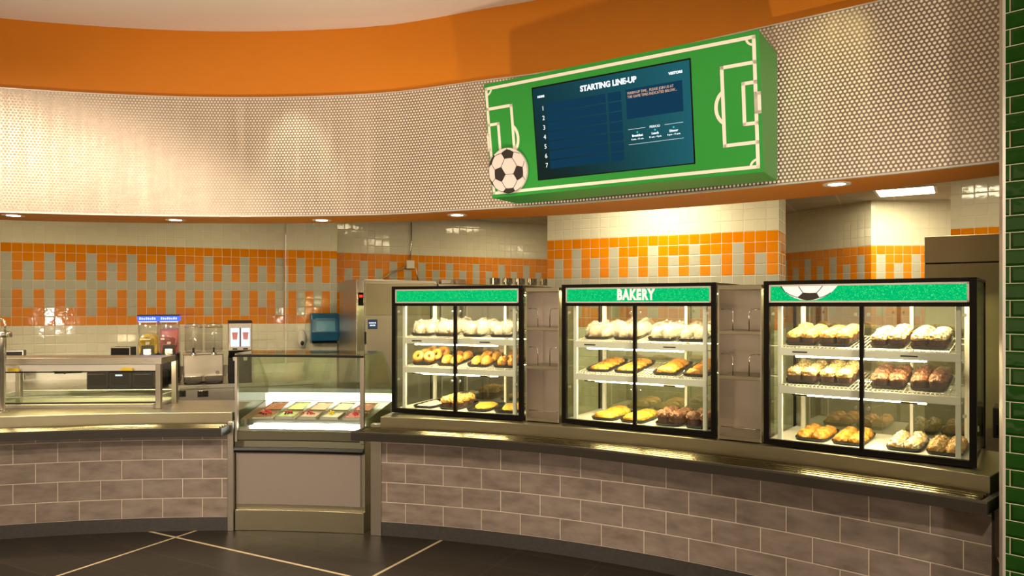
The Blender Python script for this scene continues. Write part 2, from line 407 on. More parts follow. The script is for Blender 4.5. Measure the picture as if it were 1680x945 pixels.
def dup(root, M=None, label=None, group=None):
    def cp(o, par):
        c = o.copy(); COL.objects.link(c); c.parent = par
        for ch in KIDS.get(o.name, []): cp(ch, c)
        return c
    r = cp(root, None)
    if M is not None: r.matrix_world = M
    if label: r['label'] = label
    if group: r['group'] = group
    return r
KIDS = {}
def index_kids():
    KIDS.clear()
    for o in bpy.data.objects:
        if o.parent: KIDS.setdefault(o.parent.name, []).append(o)
def text_mesh(name, s, size, mat, parent, M, bold=0.0, align='CENTER', sx=1.0, ext=.0012, spacing=1.0):
    cu = bpy.data.curves.new(name, 'FONT'); cu.body = s; cu.size = size; cu.align_x = align; cu.align_y = 'CENTER'
    cu.offset = bold; cu.extrude = ext; cu.space_character = spacing; cu.resolution_u = 3
    t = bpy.data.objects.new('tmp', cu); COL.objects.link(t)
    dg = bpy.context.evaluated_depsgraph_get(); me = bpy.data.meshes.new_from_object(t.evaluated_get(dg))
    bpy.data.objects.remove(t)
    me.transform(M @ Matrix.Diagonal((sx, 1, 1, 1))); me.materials.clear(); me.materials.append(MT[mat])
    me.name = name; o = bpy.data.objects.new(name, me); COL.objects.link(o); o.parent = parent
    return o

# ================================================================== the setting
o = MB().box((-9, -4, -.1), (7.5, 14, 0)).build('floor', 'floor'); struct(o)
def wall(name, p0, p1, joint, z0=0, z1=3.08, mat='ktile', thick=.12):
    """tiled wall from p0 to p1 (left to right seen from the hall); joint = x,z of a tile joint that starts a long grey column"""
    p0 = Vector(p0); p1 = Vector(p1); d = p1-p0; L = d.length; d.normalize(); nb = Vector((-d.y, d.x))
    u0 = -(Vector(joint)-p0).dot(d)
    b = MB(); q = [p0, p1, p1+nb*thick, p0+nb*thick]
    lo = [b.v((a.x, a.y, z0)) for a in q]; hi = [b.v((a.x, a.y, z1)) for a in q]
    us = [u0, u0+L, u0+L+thick, u0-thick]
    for i in range(4):
        j = (i+1) % 4
        ua, ub = us[i], us[j]
        if i == 3: ua, ub = u0-thick, u0
        if i == 2: ua, ub = u0+L, u0
        b.face([lo[i], lo[j], hi[j], hi[i]], [(ua, z0), (ub, z0), (ub, z1), (ua, z1)])
    b.face(lo[::-1]); b.face(hi)
    return struct(b.build(name, mat))
def along(p0, p1, xpix):                             # the point of the line p0-p1 seen in image column xpix
    k = (xpix-CX)/F; d = (p1[0]-p0[0], p1[1]-p0[1])
    t = (p0[0]-k*p0[1])/(k*d[1]-d[0]); return (p0[0]+t*d[0], p0[1]+t*d[1])
A0, A1 = (-6.02, 8.46), (-3.05, 9.67); dA = (A1[0]-A0[0], A1[1]-A0[1])
jA = along(A0, A1, 18.9)
wall('wall_left', (A0[0]-dA[0]*.8, A0[1]-dA[1]*.8), A1, (jA[0]-.11*.926, jA[1]-.11*.377))
B0, B1 = (-3.02, 9.62), (-2.40, 9.86)
wall('wall_back_left', B0, B1, along(B0, B1, 486.6), thick=.4)
C0, C1 = (-2.50, 10.13), (1.2, 12.0)
wall('wall_back', C0, C1, along(C0, C1, 590.6))
D0, D1 = (.406, 8.256), (2.628, 7.08)
wall('wall_pillar', D0, D1, along(D0, D1, 938.7), thick=.5)
E0, E1 = (3.70, 10.8), (4.47, 8.95)
wall('wall_back_right', E0, E1, along(E0, E1, 1406.3))
F0, F1 = (4.47, 8.95), (6.6, 8.95)
wall('wall_right_rear', F0, F1, along(F0, F1, 1438))
G0, G1 = (4.27, 7.0), (5.2, 6.2)
wall('wall_right_side', G0, G1, along(G0, G1, 1555), thick=.15)
wall('wall_kitchen_far', (1.0, 11.9), (3.8, 10.7), (1.0, 11.9))

def interp(tab, x):
    if x <= tab[0][0]: return tab[0][1]
    for (a, va), (b, vb) in zip(tab, tab[1:]):
        if x <= b:
            t = (x-a)/(b-a); t = t*t*(3-2*t); return va+(vb-va)*t
    return tab[-1][1]
# s of the band measured from the photograph
BAND = [(-1.9, .02), (.3, .07), (1.1, .07), (2.2, -.04), (4.0, -.13), (5.4, -.06)]
SOFF = [(-2.1, .76), (.2, .70), (1.3, .66), (2.6, .63), (4.2, .60), (4.9, .52), (5.4, .46)]
boff = lambda s: interp(BAND, s)
S0, S1 = -4.2, 5.30
# bulkhead: underside between band and kitchen, its rear face and the orange fascia above the band
b = MB(); n = 90; rings = []
for i in range(n+1):
    s = S0+(S1-S0)*i/n; f0 = boff(s)+.02; r0 = interp(SOFF, s)
    rings.append([b.v(P(s, f0, 2.5)), b.v(P(s, r0, 2.5)), b.v(P(s, r0, 3.10)), b.v(P(s, f0+.16, 3.10)), b.v(P(s, f0+.16, 4.0)), b.v(P(s, f0+.012, 4.0)), b.v(P(s, f0+.012, 3.42)), b.v(P(s, f0+.0, 3.42))])
for a, c in zip(rings, rings[1:]):
    for j in range(8): b.face([a[j], c[j], c[(j+1) % 8], a[(j+1) % 8]])
b.face(rings[0]); b.face(rings[-1][::-1])
struct(b.build('wall_bulkhead', 'orange', smooth=True, angle=40))
# perforated metal band in front of it
b = MB().sweep([(0, 2.492), (.016, 2.492), (.016, 3.425), (0, 3.425)], S0, S1, 90, boff)
tag(b.build('perforated_panel', 'perf', smooth=True, angle=40), 'curved perforated metal band running along the bulkhead above the counters', 'panel')
b = MB().sweep([(-.006, 2.482), (.02, 2.482), (.02, 2.492), (-.006, 2.492)], S0, S1, 90, boff); b.sweep([(-.006, 3.425), (.02, 3.425), (.02, 3.433), (-.006, 3.433)], S0, S1, 90, boff)
struct(b.build('trim_1', 'alu'))
# hall ceiling (round white soffit) and kitchen ceiling
b = MB(); c0 = b.v((CC[0], CC[1], 3.97)); ring = []; m = 120
for i in range(m):
    a = 2*math.pi*i/m; s = math.atan2(math.sin(a), math.cos(a))*RB; rr = boff(max(min(s, 5.3), -4.2))+.035 if -4.3 < s < 5.4 else .0
    p = P(s, rr, 3.97); ring.append(b.v(p))
top = [b.v((q.co.x, q.co.y, 4.05)) for q in ring]
for i in range(m):
    j = (i+1) % m; b.face([c0, ring[i], ring[j]]); b.face([ring[i], top[i], top[j], ring[j]])
b.face(top[::-1])
struct(b.build('ceiling', 'plaster'))
kc = N('kitchen_ceiling_grid'); tc = kc.node('ShaderNodeTexCoord'); sp = kc.node('ShaderNodeSeparateXYZ'); kc.link(tc.outputs['Object'], sp.inputs[0])
ca, sa = math.cos(R_(-28)), math.sin(R_(-28))
uu = kc.M('ADD', kc.M('MULTIPLY', sp.outputs[0], ca), kc.M('MULTIPLY', sp.outputs[1], sa)); vv = kc.M('ADD', kc.M('MULTIPLY', sp.outputs[0], -sa), kc.M('MULTIPLY', sp.outputs[1], ca))
def gd(a):
    q = kc.M('FRACT', kc.M('ADD', kc.M('DIVIDE', a, .61), 40.0)); return kc.M('LESS_THAN', kc.M('MINIMUM', q, kc.M('SUBTRACT', 1.0, q)), .02)
MT['kceil'] = kc.done(kc.bsdf(kc.mix(kc.M('MAXIMUM', gd(uu), gd(vv)), (.50, .47, .38), (.66, .62, .50)), .9))
b = MB(); pts = [P(s, interp(SOFF, s)-.1, 0) for s in [S0+(S1-S0)*i/40 for i in range(41)]]
poly = [(p.x, p.y) for p in pts]+[(7.2, 3.9), (7.2, 13), (-9, 13), (-9, 3.5)]
b.prism(poly, 3.08, 3.14); struct(b.build('ceiling_kitchen', 'kceil'))

# green tiled pillar at the right
g0 = Vector((2.305, 3.375)); gd_ = Vector((.68, -.733)); gl = Vector((.62, .785))
b = MB(); Lg = 1.9
q = [g0, g0+gd_*Lg, g0+gd_*Lg+gl*.55, g0+gl*.55]
lo = [b.v((a.x, a.y, 0)) for a in q]; hi = [b.v((a.x, a.y, 3.97)) for a in q]
L_ = [Lg, .55, Lg, .55]
for i in range(4):
    j = (i+1) % 4; b.face([lo[i], lo[j], hi[j], hi[i]], [(0, 0), (L_[i], 0), (L_[i], 3.97), (0, 3.97)])
b.face(hi); b.face(lo[::-1]); struct(b.build('wall_right', 'green'))
b = MB(); e = g0-gd_*.006
b.prism([(e.x, e.y-.006), (e.x+.010, e.y-.012), (e.x+.016, e.y+.02), (e.x+.002, e.y+.02)], 0, 3.97)
struct(b.build('trim_2', 'alu'))

# ================================================================== counters
def fascia_off_left(s): return .07
def counter(name, label, s0, s1, fo, joint_s):
    t = thing(name, label, 'counter', P((s0+s1)/2, 0, 0))
    n = max(6, int((s1-s0)*9))
    # tiled front; UV u starts at a brick joint
    b = MB().sweep([(0, .108), (.05, .108), (.05, .80), (0, .80)], s0, s1, n)
    for f in b.bm.faces:
        for l in f.loops: l[b.uv].uv.x -= joint_s
    b.build('tiled_front', 'brick', t, world=True)
    MB().sweep([(.005, 0), (.05, 0), (.05, .108), (.005, .108)], s0, s1, n).build('plinth', 'plinth', t, world=True)
    MB().sweep([(fo, .80), (fo+.75, .80), (fo+.75, .92), (fo, .92)], s0, s1, n).build('worktop', 'steeld', t, world=True, bevel=.004)
    return t
cl = counter('serving_counter', 'curved serving counter with taupe tiled front left of the gelato cabinet', -3.9, .005, .085, -.042+.0005)
cr_ = counter('serving_counter', 'long curved serving counter with taupe tiled front under the bakery cases', 1.245, 5.235, -.025, 1.288)
MB().sweep([(-.012, 0), (.05, 0), (.05, .86), (-.012, .86)], .005, .052, 2).build('end_trim', 'steelv', cl, world=True, bevel=.003)
MB().sweep([(-.012, 0), (.05, 0), (.05, .86), (-.012, .86)], 1.16, 1.245, 2).build('end_trim', 'steelv', cr_, world=True, bevel=.003)
def tray_rail(t, s0, s1, off, chamfer):
    # five rounded slats over a dark tray, dark edge in front
    n = int((s1-s0)*9)+2
    r = MB().sweep([(-.25, .806), (0.0, .806), (0.0, .80), (-.25, .80)], s0+.03, s1-.03, n, off).build('tray_rail', 'railedge', t, world=True)
    for k in range(5):
        c_ = -.226+.0475*k
        MB().sweep([(c_-.014, .808), (c_-.014, .828), (c_-.009, .836), (c_, .839), (c_+.009, .836), (c_+.014, .828), (c_+.014, .808)], s0+.05, s1-.05, n, off).build('rail_slat', 'rail', r, smooth=True, angle=35, world=True)
    ed = MB().sweep([(-.275, .775), (-.25, .775), (-.25, .838), (-.268, .838), (-.275, .828)], s0, s1, n, off)
    ed.sweep([(-.25, .775), (.0, .775), (.0, .80), (-.25, .80)], s0, s1, n, off)
    ed.sweep([(-.25, .775), (.0, .775), (.0, .836), (-.25, .836)], s0, s0+.03, 2, off)
    ed.sweep([(-.25, .775), (.0, .775), (.0, .836), (-.25, .836)], s1-.03, s1, 2, off)
    e = ed.build('rail_edge', 'railedge', t, world=True)
tray_rail(cl, -3.9, .03, lambda s: .083, 0)
tray_rail(cr_, 1.10, 5.275, lambda s: interp([(1.1, .02), (2.5, .0), (3.6, -.045), (4.4, -.02), (5.2, .04)], s)-.0, 0)

# ================================================================== gelato cabinet
gs0, gs1 = .058, 1.098
gel = thing('gelato_cabinet', 'curved glass-topped gelato cabinet with grey front panel between the two counters', 'display cabinet', P(.58, .3, 0))
def gp(name, mat, prof, s0=gs0, s1=gs1, n=12, **kw): return MB().sweep(prof, s0, s1, n).build(name, mat, gel, world=True, **kw)
gp('kick_plate', 'steeld', [(.005, .0), (.6, .0), (.6, .165), (.005, .165)], bevel=.003)
gp('plinth_strip', 'steeld', [(.035, .165), (.6, .165), (.6, .21), (.035, .21)])
gp('front_panel', 'mauve', [(.012, .205), (.3, .205), (.3, .615), (.012, .615)], gs0+.02, gs1-.03, bevel=.003)
gp('body', 'steelv', [(.03, .205), (.72, .205), (.72, .80), (.03, .80)])
gp('bumper', 'blackp', [(-.012, .618), (.03, .618), (.03, .66), (-.012, .66), (-.022, .639)], smooth=True, angle=50)
gp('chrome_band', 'guncol', [(.005, .66), (.03, .66), (.03, .715), (.02, .715)])
gp('lower_frame', 'guncol', [(.0, .715), (.03, .715), (.03, .785), (.010, .785)], bevel=.003)
gp('front_glass', 'glass', [(.010, .785), (.018, .785), (.018, 1.375), (.010, 1.375)], gs0+.02, gs1-.03)
gp('top_glass', 'glassg', [(.0, 1.385), (.42, 1.385), (.42, 1.397), (.0, 1.397)])
gp('top_frame', 'blackp', [(-.002, 1.368), (.03, 1.368), (.03, 1.386), (-.002, 1.386)])
for a, c in ((gs0, gs0+.02), (gs1-.03, gs1)):
    gp('corner_post', 'steelv', [(.0, .70), (.035, .70), (.035, 1.39), (.0, 1.39)], a, c, 1, bevel=.002)
for a, c in ((gs0+.004, gs0+.010), (gs1-.012, gs1-.006)):
    gp('side_glass', 'glassg', [(.035, .80), (.74, .80), (.74, 1.10), (.46, 1.385), (.035, 1.385)], a, c, 1)
gp('rear_ledge', 'ledge', [(.66, .94), (.76, .94), (.76, 1.0), (.66, 1.0)], gs0+.01, gs1-.01)
gp('rear_glass', 'glassg', [(.70, 1.0), (.706, 1.0), (.45, 1.385), (.444, 1.385)], gs0+.01, gs1-.01)
gp('tub_deck', 'steelb', [(.10, .80), (.66, .80), (.66, .936), (.10, .866)], gs0+.012, gs1-.014)
gp('lamp_strip', 'cooltube', [(.045, .800), (.075, .800), (.075, .818), (.045, .818)], gs0+.10, gs1-.05)
gp('lamp_holder', 'white', [(.032, .787), (.095, .787), (.095, .799), (.032, .799)], gs0+.03, gs1-.035)
# gelato tubs: two rows of five
flav = [('chocolate', 'gel_brown'), ('pistachio', 'gel_pist'), ('peach', 'gel_cream'), ('vanilla', 'gel_white'), ('strawberry', 'gel_pink')]
side_w = ['leftmost', 'second from left', 'middle', 'fourth from left', 'rightmost']
colw = ['brown', 'pale green', 'peach', 'white', 'pink']
for k in range(5):
    for row in range(2):
        s = gs0+.165+.181*k
        ro = .215 if row == 0 else .47
        zz = .828+(ro-.10)*.125
        c = P(s, ro, zz); th = -s/RB
        M = Matrix.Translation(c) @ Matrix.Rotation(th, 4, 'Z') @ Matrix.Rotation(math.atan(.125), 4, 'X')
        lab = '%s tub of %s gelato in the %s row of the gelato cabinet' % (side_w[k], colw[k], 'front' if row == 0 else 'back')
        t = thing('gelato_tub', lab, 'gelato tub', (0, 0, 0), 0, 'gelato tubs'); t.matrix_world = M; t.location = c; t.rotation_euler = M.to_euler()
        w, l = .078, (.085 if row == 0 else .125)
        b = MB()
        for (a0, a1, b0, b1) in ((-w, -w+.006, -l, l), (w-.006, w, -l, l), (-w, w, -l, -l+.006), (-w, w, l-.006, l)): b.box((a0, b0, .006), (a1, b1, .050))
        b.box((-w, -l, .006), (w, l, .012)); b.build('steel_pan', 'steelb', t)
        b = MB(); nx, ny = 12, 16; g = [[b.v((-w+.007+(2*w-.014)*i/nx, -l+.007+(2*l-.014)*j/ny, .040+.012*math.sin(math.pi*i/nx)*math.sin(math.pi*j/ny)+.010*noise.noise(Vector((i*.4+k*9, j*.35, row*5))))) for j in range(ny+1)] for i in range(nx+1)]
        for i in range(nx):
            for j in range(ny): b.face([g[i][j], g[i+1][j], g[i+1][j+1], g[i][j+1]])
        b.build('gelato', flav[k][1], t, smooth=True)
        if row == 0:
            bb = MB(); rnd = random.Random(k)
            for q in range(16 if k == 0 else 9):
                x, y = rnd.gauss(0, .025 if k == 0 else .016), rnd.gauss(0, .028 if k == 0 else .018)
                bmesh.ops.create_icosphere(bb.bm, subdivisions=1, radius=.008+.004*rnd.random(), matrix=Matrix.Translation((x, y, .058+.012*rnd.random())))
            bb.build('berry_topping', 'berry' if k != 3 else 'yellow', t, smooth=True)
            if k in (0, 1):
                bb = MB()
                for q in range(12 if k == 0 else 5):
                    bmesh.ops.create_icosphere(bb.bm, subdivisions=1, radius=.008, matrix=Matrix.Translation((rnd.gauss(0, .034 if k == 0 else .02), rnd.gauss(-.015, .02), .062)))
                bb.build('dark_berry_topping', 'dberry', t, smooth=True)
for nm, off_s, ln in (('leftmost', .03, .06),):
    c = P(gs0+.10, .125, .835); b = MB(Matrix.Rotation(-.02, 4, 'Z')); b.prism_yz([(0, 0), (.03, 0), (.0, .028)], -.035, .035)
    t = b.build('price_card', 'whitep'); t.location = c; tag(t, 'small white card at the left front of the gelato tubs', 'card')

# ================================================================== football geometry (for the sign and a header)
def ball_polys(rot):
    ph = (1+5**.5)/2; V = []
    for a in (-1, 1):
        for c in (-ph, ph): V += [Vector((0, a, c)), Vector((a, c, 0)), Vector((c, 0, a))]
    V = [v.normalized() for v in V]; V = [rot @ v for v in V]
    pent, seams = [], []
    adj = {i: [j for j in range(12) if j != i and V[i].dot(V[j]) > .4] for i in range(12)}
    for i in range(12):
        t1 = V[i].orthogonal().normalized(); t2 = V[i].cross(t1)
        nb = sorted(adj[i], key=lambda j: math.atan2(V[j].dot(t2), V[j].dot(t1)))
        ps = [(V[i]*2+V[j]).normalized() for j in nb]
        fine = []
        for a, c in zip(ps, ps[1:]+ps[:1]):
            for q in range(4): fine.append((a.lerp(c, q/4)).normalized())
        pent.append(fine)
        for j in nb:
            if j > i: seams.append([((V[i]*2+V[j]).lerp(V[i]+V[j]*2, q/4)).normalized() for q in range(5)])
    return pent, seams
def clip(poly, nx, ny, d):                            # keep nx*x+ny*y <= d
    out = []
    for a, b in zip(poly, poly[1:]+poly[:1]):
        da, db = nx*a[0]+ny*a[1]-d, nx*b[0]+ny*b[1]-d
        if da <= 0: out.append(a)
        if (da < 0 < db) or (db < 0 < da):
            t = da/(da-db); out.append((a[0]+(b[0]-a[0])*t, a[1]+(b[1]-a[1])*t))
    return out
def flat_prism(b, poly, y0, y1):                      # 2D polygon in x,z, thickness y0..y1
    if len(poly) >= 3:
        ar = sum(p[0]*q[1]-q[0]*p[1] for p, q in zip(poly, poly[1:]+poly[:1]))
        if abs(ar) < 1e-6: return
        if ar < 0: poly = poly[::-1]
        b.prism_xz(poly, y0, y1)
def make_ball(parent, c, r, y, M, clipline=None, lit=False, name='football'):
    """flat printed football: white disc, black patches, thin seams; x,z in the face plane, y towards the back"""
    def cl_(poly): return clip(poly, *clipline) if clipline else poly
    disc = cl_([(c[0]+r*math.cos(2*math.pi*i/48), c[1]+r*math.sin(2*math.pi*i/48)) for i in range(48)])
    b = MB(M); flat_prism(b, disc, y-.006 if lit else y-.02, y); ball = b.build(name, 'hletter' if lit else 'ballw', parent)
    rot = Matrix.Rotation(R_(-12), 3, 'X') @ Matrix.Rotation(R_(6), 3, 'Y') @ Matrix.Rotation(R_(20.9), 3, 'X') @ Matrix.Rotation(R_(90), 3, 'Z')
    pent, seams = ball_polys(rot)
    yy = y-.006 if lit else y-.02
    for p in pent:
        if sum(v.z for v in p) <= 0: continue
        b = MB(M)
        q = [(c[0]+r*v.x, c[1]+r*v.y) if v.z > 0 else (c[0]+r*v.x/max(1e-6, math.hypot(v.x, v.y)), c[1]+r*v.y/max(1e-6, math.hypot(v.x, v.y))) for v in p]
        flat_prism(b, cl_(q), yy-.0025, yy)
        if len(b.bm.faces): b.build('black_patch', 'hblack' if lit else 'ballb', ball)
    b = MB(M)
    for s in seams:
        for a, e in zip(s, s[1:]):
            if a.z < 0 or e.z < 0: continue
            p0 = Vector((c[0]+r*a.x, c[1]+r*a.y)); p1 = Vector((c[0]+r*e.x, c[1]+r*e.y)); d = p1-p0
            if d.length < 1e-5: continue
            nn = Vector((-d.y, d.x)).normalized()*r*.010
            flat_prism(b, cl_([tuple(p0-nn), tuple(p1-nn), tuple(p1+nn), tuple(p0+nn)]), yy-.0015, yy)
    b.build('seam_lines', 'hblack' if lit else 'ballb', ball)

# ================================================================== menu board
sg = thing('menu_board', 'green football-pitch menu board box hanging from the perforated band', 'sign', (-.132, 4.855, 2.5), math.atan2(-.955, 1.496))
W, Hs, OV, DP = 1.775, .747, .105, .327
b = MB(); b.prism_yz([(0, 0), (DP, 0), (DP, .74), (-OV, .74)], 0, W); b.build('casing', 'green_p', sg, bevel=.002)
MF = Matrix.Rotation(math.atan2(OV, .74), 4, 'X')     # face frame: x along, z up the tilted face, y into the box
b = MB(MF)
def ln(x0, z0, x1, z1, w=.019):
    a, c = Vector((x0, z0)), Vector((x1, z1)); d = (c-a).normalized()*w/2; nn = Vector((-d.y, d.x))
    flat_prism(b, [tuple(a-d-nn), tuple(c+d-nn), tuple(c+d+nn), tuple(a-d+nn)], -.003, .001)
def arc(cx, cz, rx, rz, a0, a1, w=.019, n=16):
    def pa(k): return [(cx+(rx+k)*math.cos(R_(a0+(a1-a0)*i/n)), cz+(rz+k)*math.sin(R_(a0+(a1-a0)*i/n))) for i in range(n+1)]
    o_, i_ = pa(w/2), pa(-w/2)
    for q in range(n): flat_prism(b, [i_[q], o_[q], o_[q+1], i_[q+1]], -.0026, .001)
def rect(x0, z0, x1, z1): ln(x0, z0, x1, z0); ln(x1, z0, x1, z1); ln(x1, z1, x0, z1); ln(x0, z1, x0, z0)
rect(.018, .031, 1.748, .714)
ln(1.572, .163, 1.572, .583); ln(1.572, .583, 1.748, .583); ln(1.572, .163, 1.748, .163)
ln(1.684, .265, 1.684, .480); ln(1.684, .480, 1.748, .480); ln(1.684, .265, 1.748, .265)
rect(1.748, .322, 1.765, .419)
arc(1.60, .370, .068, .092, 115, 245)
ln(.203, .163, .203, .583); ln(.203, .583, .018, .583); ln(.203, .163, .018, .163)
ln(.093, .265, .093, .480); ln(.093, .480, .018, .480); ln(.093, .265, .018, .265)
ln(.006, .322, .006, .419); ln(.006, .322, .018, .322, .014); ln(.006, .419, .018, .419, .014)
arc(.170, .370, .068, .092, -65, 65)
for cx, cz, a in ((.018, .714, -90), (1.748, .714, 180), (.018, .031, 0), (1.748, .031, 90)): arc(cx, cz, .04, .04, a, a+90, .012, 6)
b.build('pitch_markings', 'line_p', sg)
b = MB(MF); b.box((.365, -.002, .083), (1.402, .002, .667)); b.build('screen_bezel', 'black', sg)
b = MB(MF); b.box((.373, -.004, .089), (1.394, -.001, .658)); scr = b.build('screen', 'screen', sg)
b = MB(MF)
for k in range(7):
    z1 = .553-k*.0588; z0 = z1-.052
    b.box((.464, -.0055, z0), (.872, -.0035, z1)); b.box((.888, -.0055, z0), (.973, -.0035, z1))
b.box((1.004, -.0055, .384), (1.348, -.0035, .555)); b.build('screen_cells', 'cell', scr)
def tx(name, s, x, z, size, mat='text', **kw):
    text_mesh(name, s, size, mat, scr, MF @ Matrix.Translation((x, -.0065, z)) @ Matrix.Rotation(R_(90), 4, 'X'), **kw)
tx('title_text', 'STARTING LINE-UP', .892, .604, .046, bold=.0019, sx=.93)
b = MB(MF)                                            # the small slabs that make the title a slab-serif
b.box((.712, -.007, .5835), (1.072, -.0065, .5838)); b.build('title_rule', 'screen', scr)
tx('home_text', 'HOME', .431, .602, .017, bold=.001); tx('visitors_text', 'VISITORS', 1.312, .601, .020, bold=.001)
for k in range(7): tx('line_number', str(k+1), .440, .527-k*.0592, .040, sx=.85)
tx('welcome_text', 'WARM-UP TIME... PLEASE JOIN US AT\nTHE GAME TIMES INDICATED BELOW...', 1.014, .520, .0215, 'texto', align='LEFT', sx=.80)
tx('period_text', 'PERIOD', 1.174, .321, .019)
for x, a, c in ((1.064, 'Breakfast', '6 a.m. - 11 a.m.'), (1.174, 'Lunch', '11 a.m. - 4 p.m.'), (1.286, 'Dinner', '4 p.m. - 11 p.m.')):
    tx('meal_text', a, x, .283, .018, bold=.0006); tx('hours_text', c, x, .263, .0125, bold=.0003)
    b = MB(MF); b.lathe([(.0055, -.0065), (.0055, -.0045)], (x, 0, .302), 12, axis='y'); b.build('meal_dot', 'dot', scr)
b = MB(MF); b.box((1.007, -.0065, .322), (1.115, -.0045, .3235)); b.box((1.233, -.0065, .322), (1.343, -.0045, .3235)); b.box((1.007, -.0065, .234), (1.343, -.0045, .2355))
b.build('period_lines', 'text', scr)
make_ball(sg, (.156, .166), .148, -.012, MF)

# ================================================================== bakery display cases
CASES = [((-.956, 5.728), (.081, 5.315), 'left'), ((.361, 5.198), (1.3137, 4.627), 'middle'), ((1.547, 4.42), (2.43, 3.76), 'right')]
CZ = .93; CH = 1.0; CD = .66
SH = (.368, .600); TILT = R_(6.5)
def add_case(i):
    a, c, nm = CASES[i]; ang = math.atan2(c[1]-a[1], c[0]-a[0]); W = math.hypot(c[0]-a[0], c[1]-a[1])
    lab = {'left': 'black-framed bakery case nearest the gelato cabinet, plain green header', 'middle': 'black-framed bakery case with BAKERY on its green header', 'right': 'black-framed bakery case with half a football on its green header'}[nm]
    t = thing('display_case', lab, 'display case', (a[0], a[1], CZ-.005), ang, 'bakery display cases')
    fw = .033
    b = MB()
    b.box((0, -.005, 0), (fw, .03, CH)); b.box((W-fw, -.005, 0), (W, .03, CH)); b.box((fw, -.005, 0), (W-fw, .03, .035))
    b.box((fw, -.005, .845), (W-fw, .03, .872)); b.box((fw, -.005, .972), (W-fw, .03, CH)); b.box((0, .03, .985), (W, CD, CH))
    for x in (0, W-.022): b.box((x, CD-.022, 0), (x+.022, CD, .985))
    b.box((.022, CD-.02, .94), (W-.022, CD, .985)); b.box((.022, CD-.02, .0), (W-.022, CD, .03))
    b.build('frame', 'black', t, bevel=.0015)
    b = MB()
    for (x0, z0, x1, z1) in ((fw, .868, fw+.010, .974), (W-fw-.010, .868, W-fw, .974), (fw, .868, W-fw, .878), (fw, .966, W-fw, .976)): b.box((x0, -.006, z0), (x1, .02, z1))
    b.build('header_frame', 'alu', t)
    hb = MB(); hb.box((fw+.010, -.001, .878), (W-fw-.010, .022, .966)); hd = hb.build('header_sign', 'header', t)
    if nm == 'middle': text_mesh('header_text', 'BAKERY', .098, 'hletter', hd, Matrix.Translation((W*.505, -.003, .921)) @ Matrix.Rotation(R_(90), 4, 'X'), bold=.0052, sx=.68, spacing=1.16)
    if nm == 'right': make_ball(hd, (.262, 1.075), .195, .0, Matrix(), (0, 1, .966), True, 'header_football')
    xm = W*.5
    b = MB(); b.box((xm-.011, -.007, .03), (xm+.011, .022, .85)); b.build('door_divider', 'black', t, bevel=.001)
    for x0, x1, hx in ((fw, xm-.011, xm-.03), (xm+.011, W-fw, xm+.03)):
        g = MB(); g.box((x0, .002, .035), (x1, .007, .845)); d = g.build('glass_door', 'glass', t)
        for z in (.80, .265): 
            for x in (x0+.022, x1-.022): MB().lathe([(.010, .0075), (.010, .016), (.006, .020)], (x, 0, z), 12, axis='y').build('hinge', 'steelb', d, smooth=True, angle=40)
    # interior
    b = MB(); b.box((.022, .035, .012), (W-.022, CD-.03, .030)); b.build('deck', 'white', t)
    for x in (.070, W-.100):
        for y in (.045, CD-.10):
            MB().box((x, y, .030), (x+.026, y+.026, .975)).build('upright', 'white', t, bevel=.002)
    MB().box((xm+.16, CD-.06, .030), (xm+.178, CD-.045, .975)).build('upright', 'white', t)
    for x in (.004, W-.010): MB().box((x, .032, .03), (x+.005, CD-.024, .985)).build('side_glass', 'glassg', t)
    MB().box((.022, .032, .955), (W-.022, CD-.03, .984)).build('canopy', 'white', t)
    rb = MB(); rb.box((.022, CD-.034, .03), (xm, CD-.029, .94)).build('rear_door', 'glassback', t)
    MB().box((xm, CD-.028, .03), (W-.022, CD-.023, .94)).build('rear_door', 'glassback', t)
    MB().box((.10, .05, .938), (W-.10, .075, .953)).build('case_lamp', 'toptube', t)
    if i < 3: MB().box((.12, .30, .938), (W-.12, .325, .953)).build('case_lamp', 'toptube', t)
    for z in SH:
        TM = Matrix.Translation((0, .04, z)) @ Matrix.Rotation(TILT, 4, 'X') @ Matrix.Translation((0, -.04, -z))
        s = MB(); s.box((.080, .040, z-.052), (W-.075, .052, z-.008)); s.box((.080, .052, z-.052), (W-.075, .15, z-.046)); 
        sh = s.build('shelf', 'white', t, bevel=.002)
        w = MB(TM)
        for k in range(int((W-.18)/.022)):
            x = .09+k*.022; w.box((x, .042, z-.006), (x+.004, CD-.09, z-.002))
        for y in (.044, .20, .36, CD-.095): w.box((.085, y, z-.010), (W-.085, y+.006, z-.005))
        w.box((.085, .040, z+.004), (W-.085, .044, z+.008)); 
        for k in range(int((W-.18)/.044)): x = .09+k*.044; w.box((x, .040, z-.006), (x+.003, .043, z+.006))
        w.build('wire_rack', 'wire', sh)
        for x0 in (.16, W*.5+.19): MB().box((x0, .036, z-.034 if z > .5 else z-.060), (x0+.085, .041, z-.026 if z > .5 else z-.052)).build('label_slot', 'black', sh)
        MB().box((.17, .070, z-.062), (W-.24, .090, z-.054)).build('shelf_lamp', 'tube', sh)
    return t, W, ang
case_info = [add_case(i) for i in range(3)]
def cm(i, x, y, z):
    t, W, ang = case_info[i]
    return Matrix.Translation(t.location) @ Matrix.Rotation(ang, 4, 'Z') @ Matrix.Translation((x, y, z))

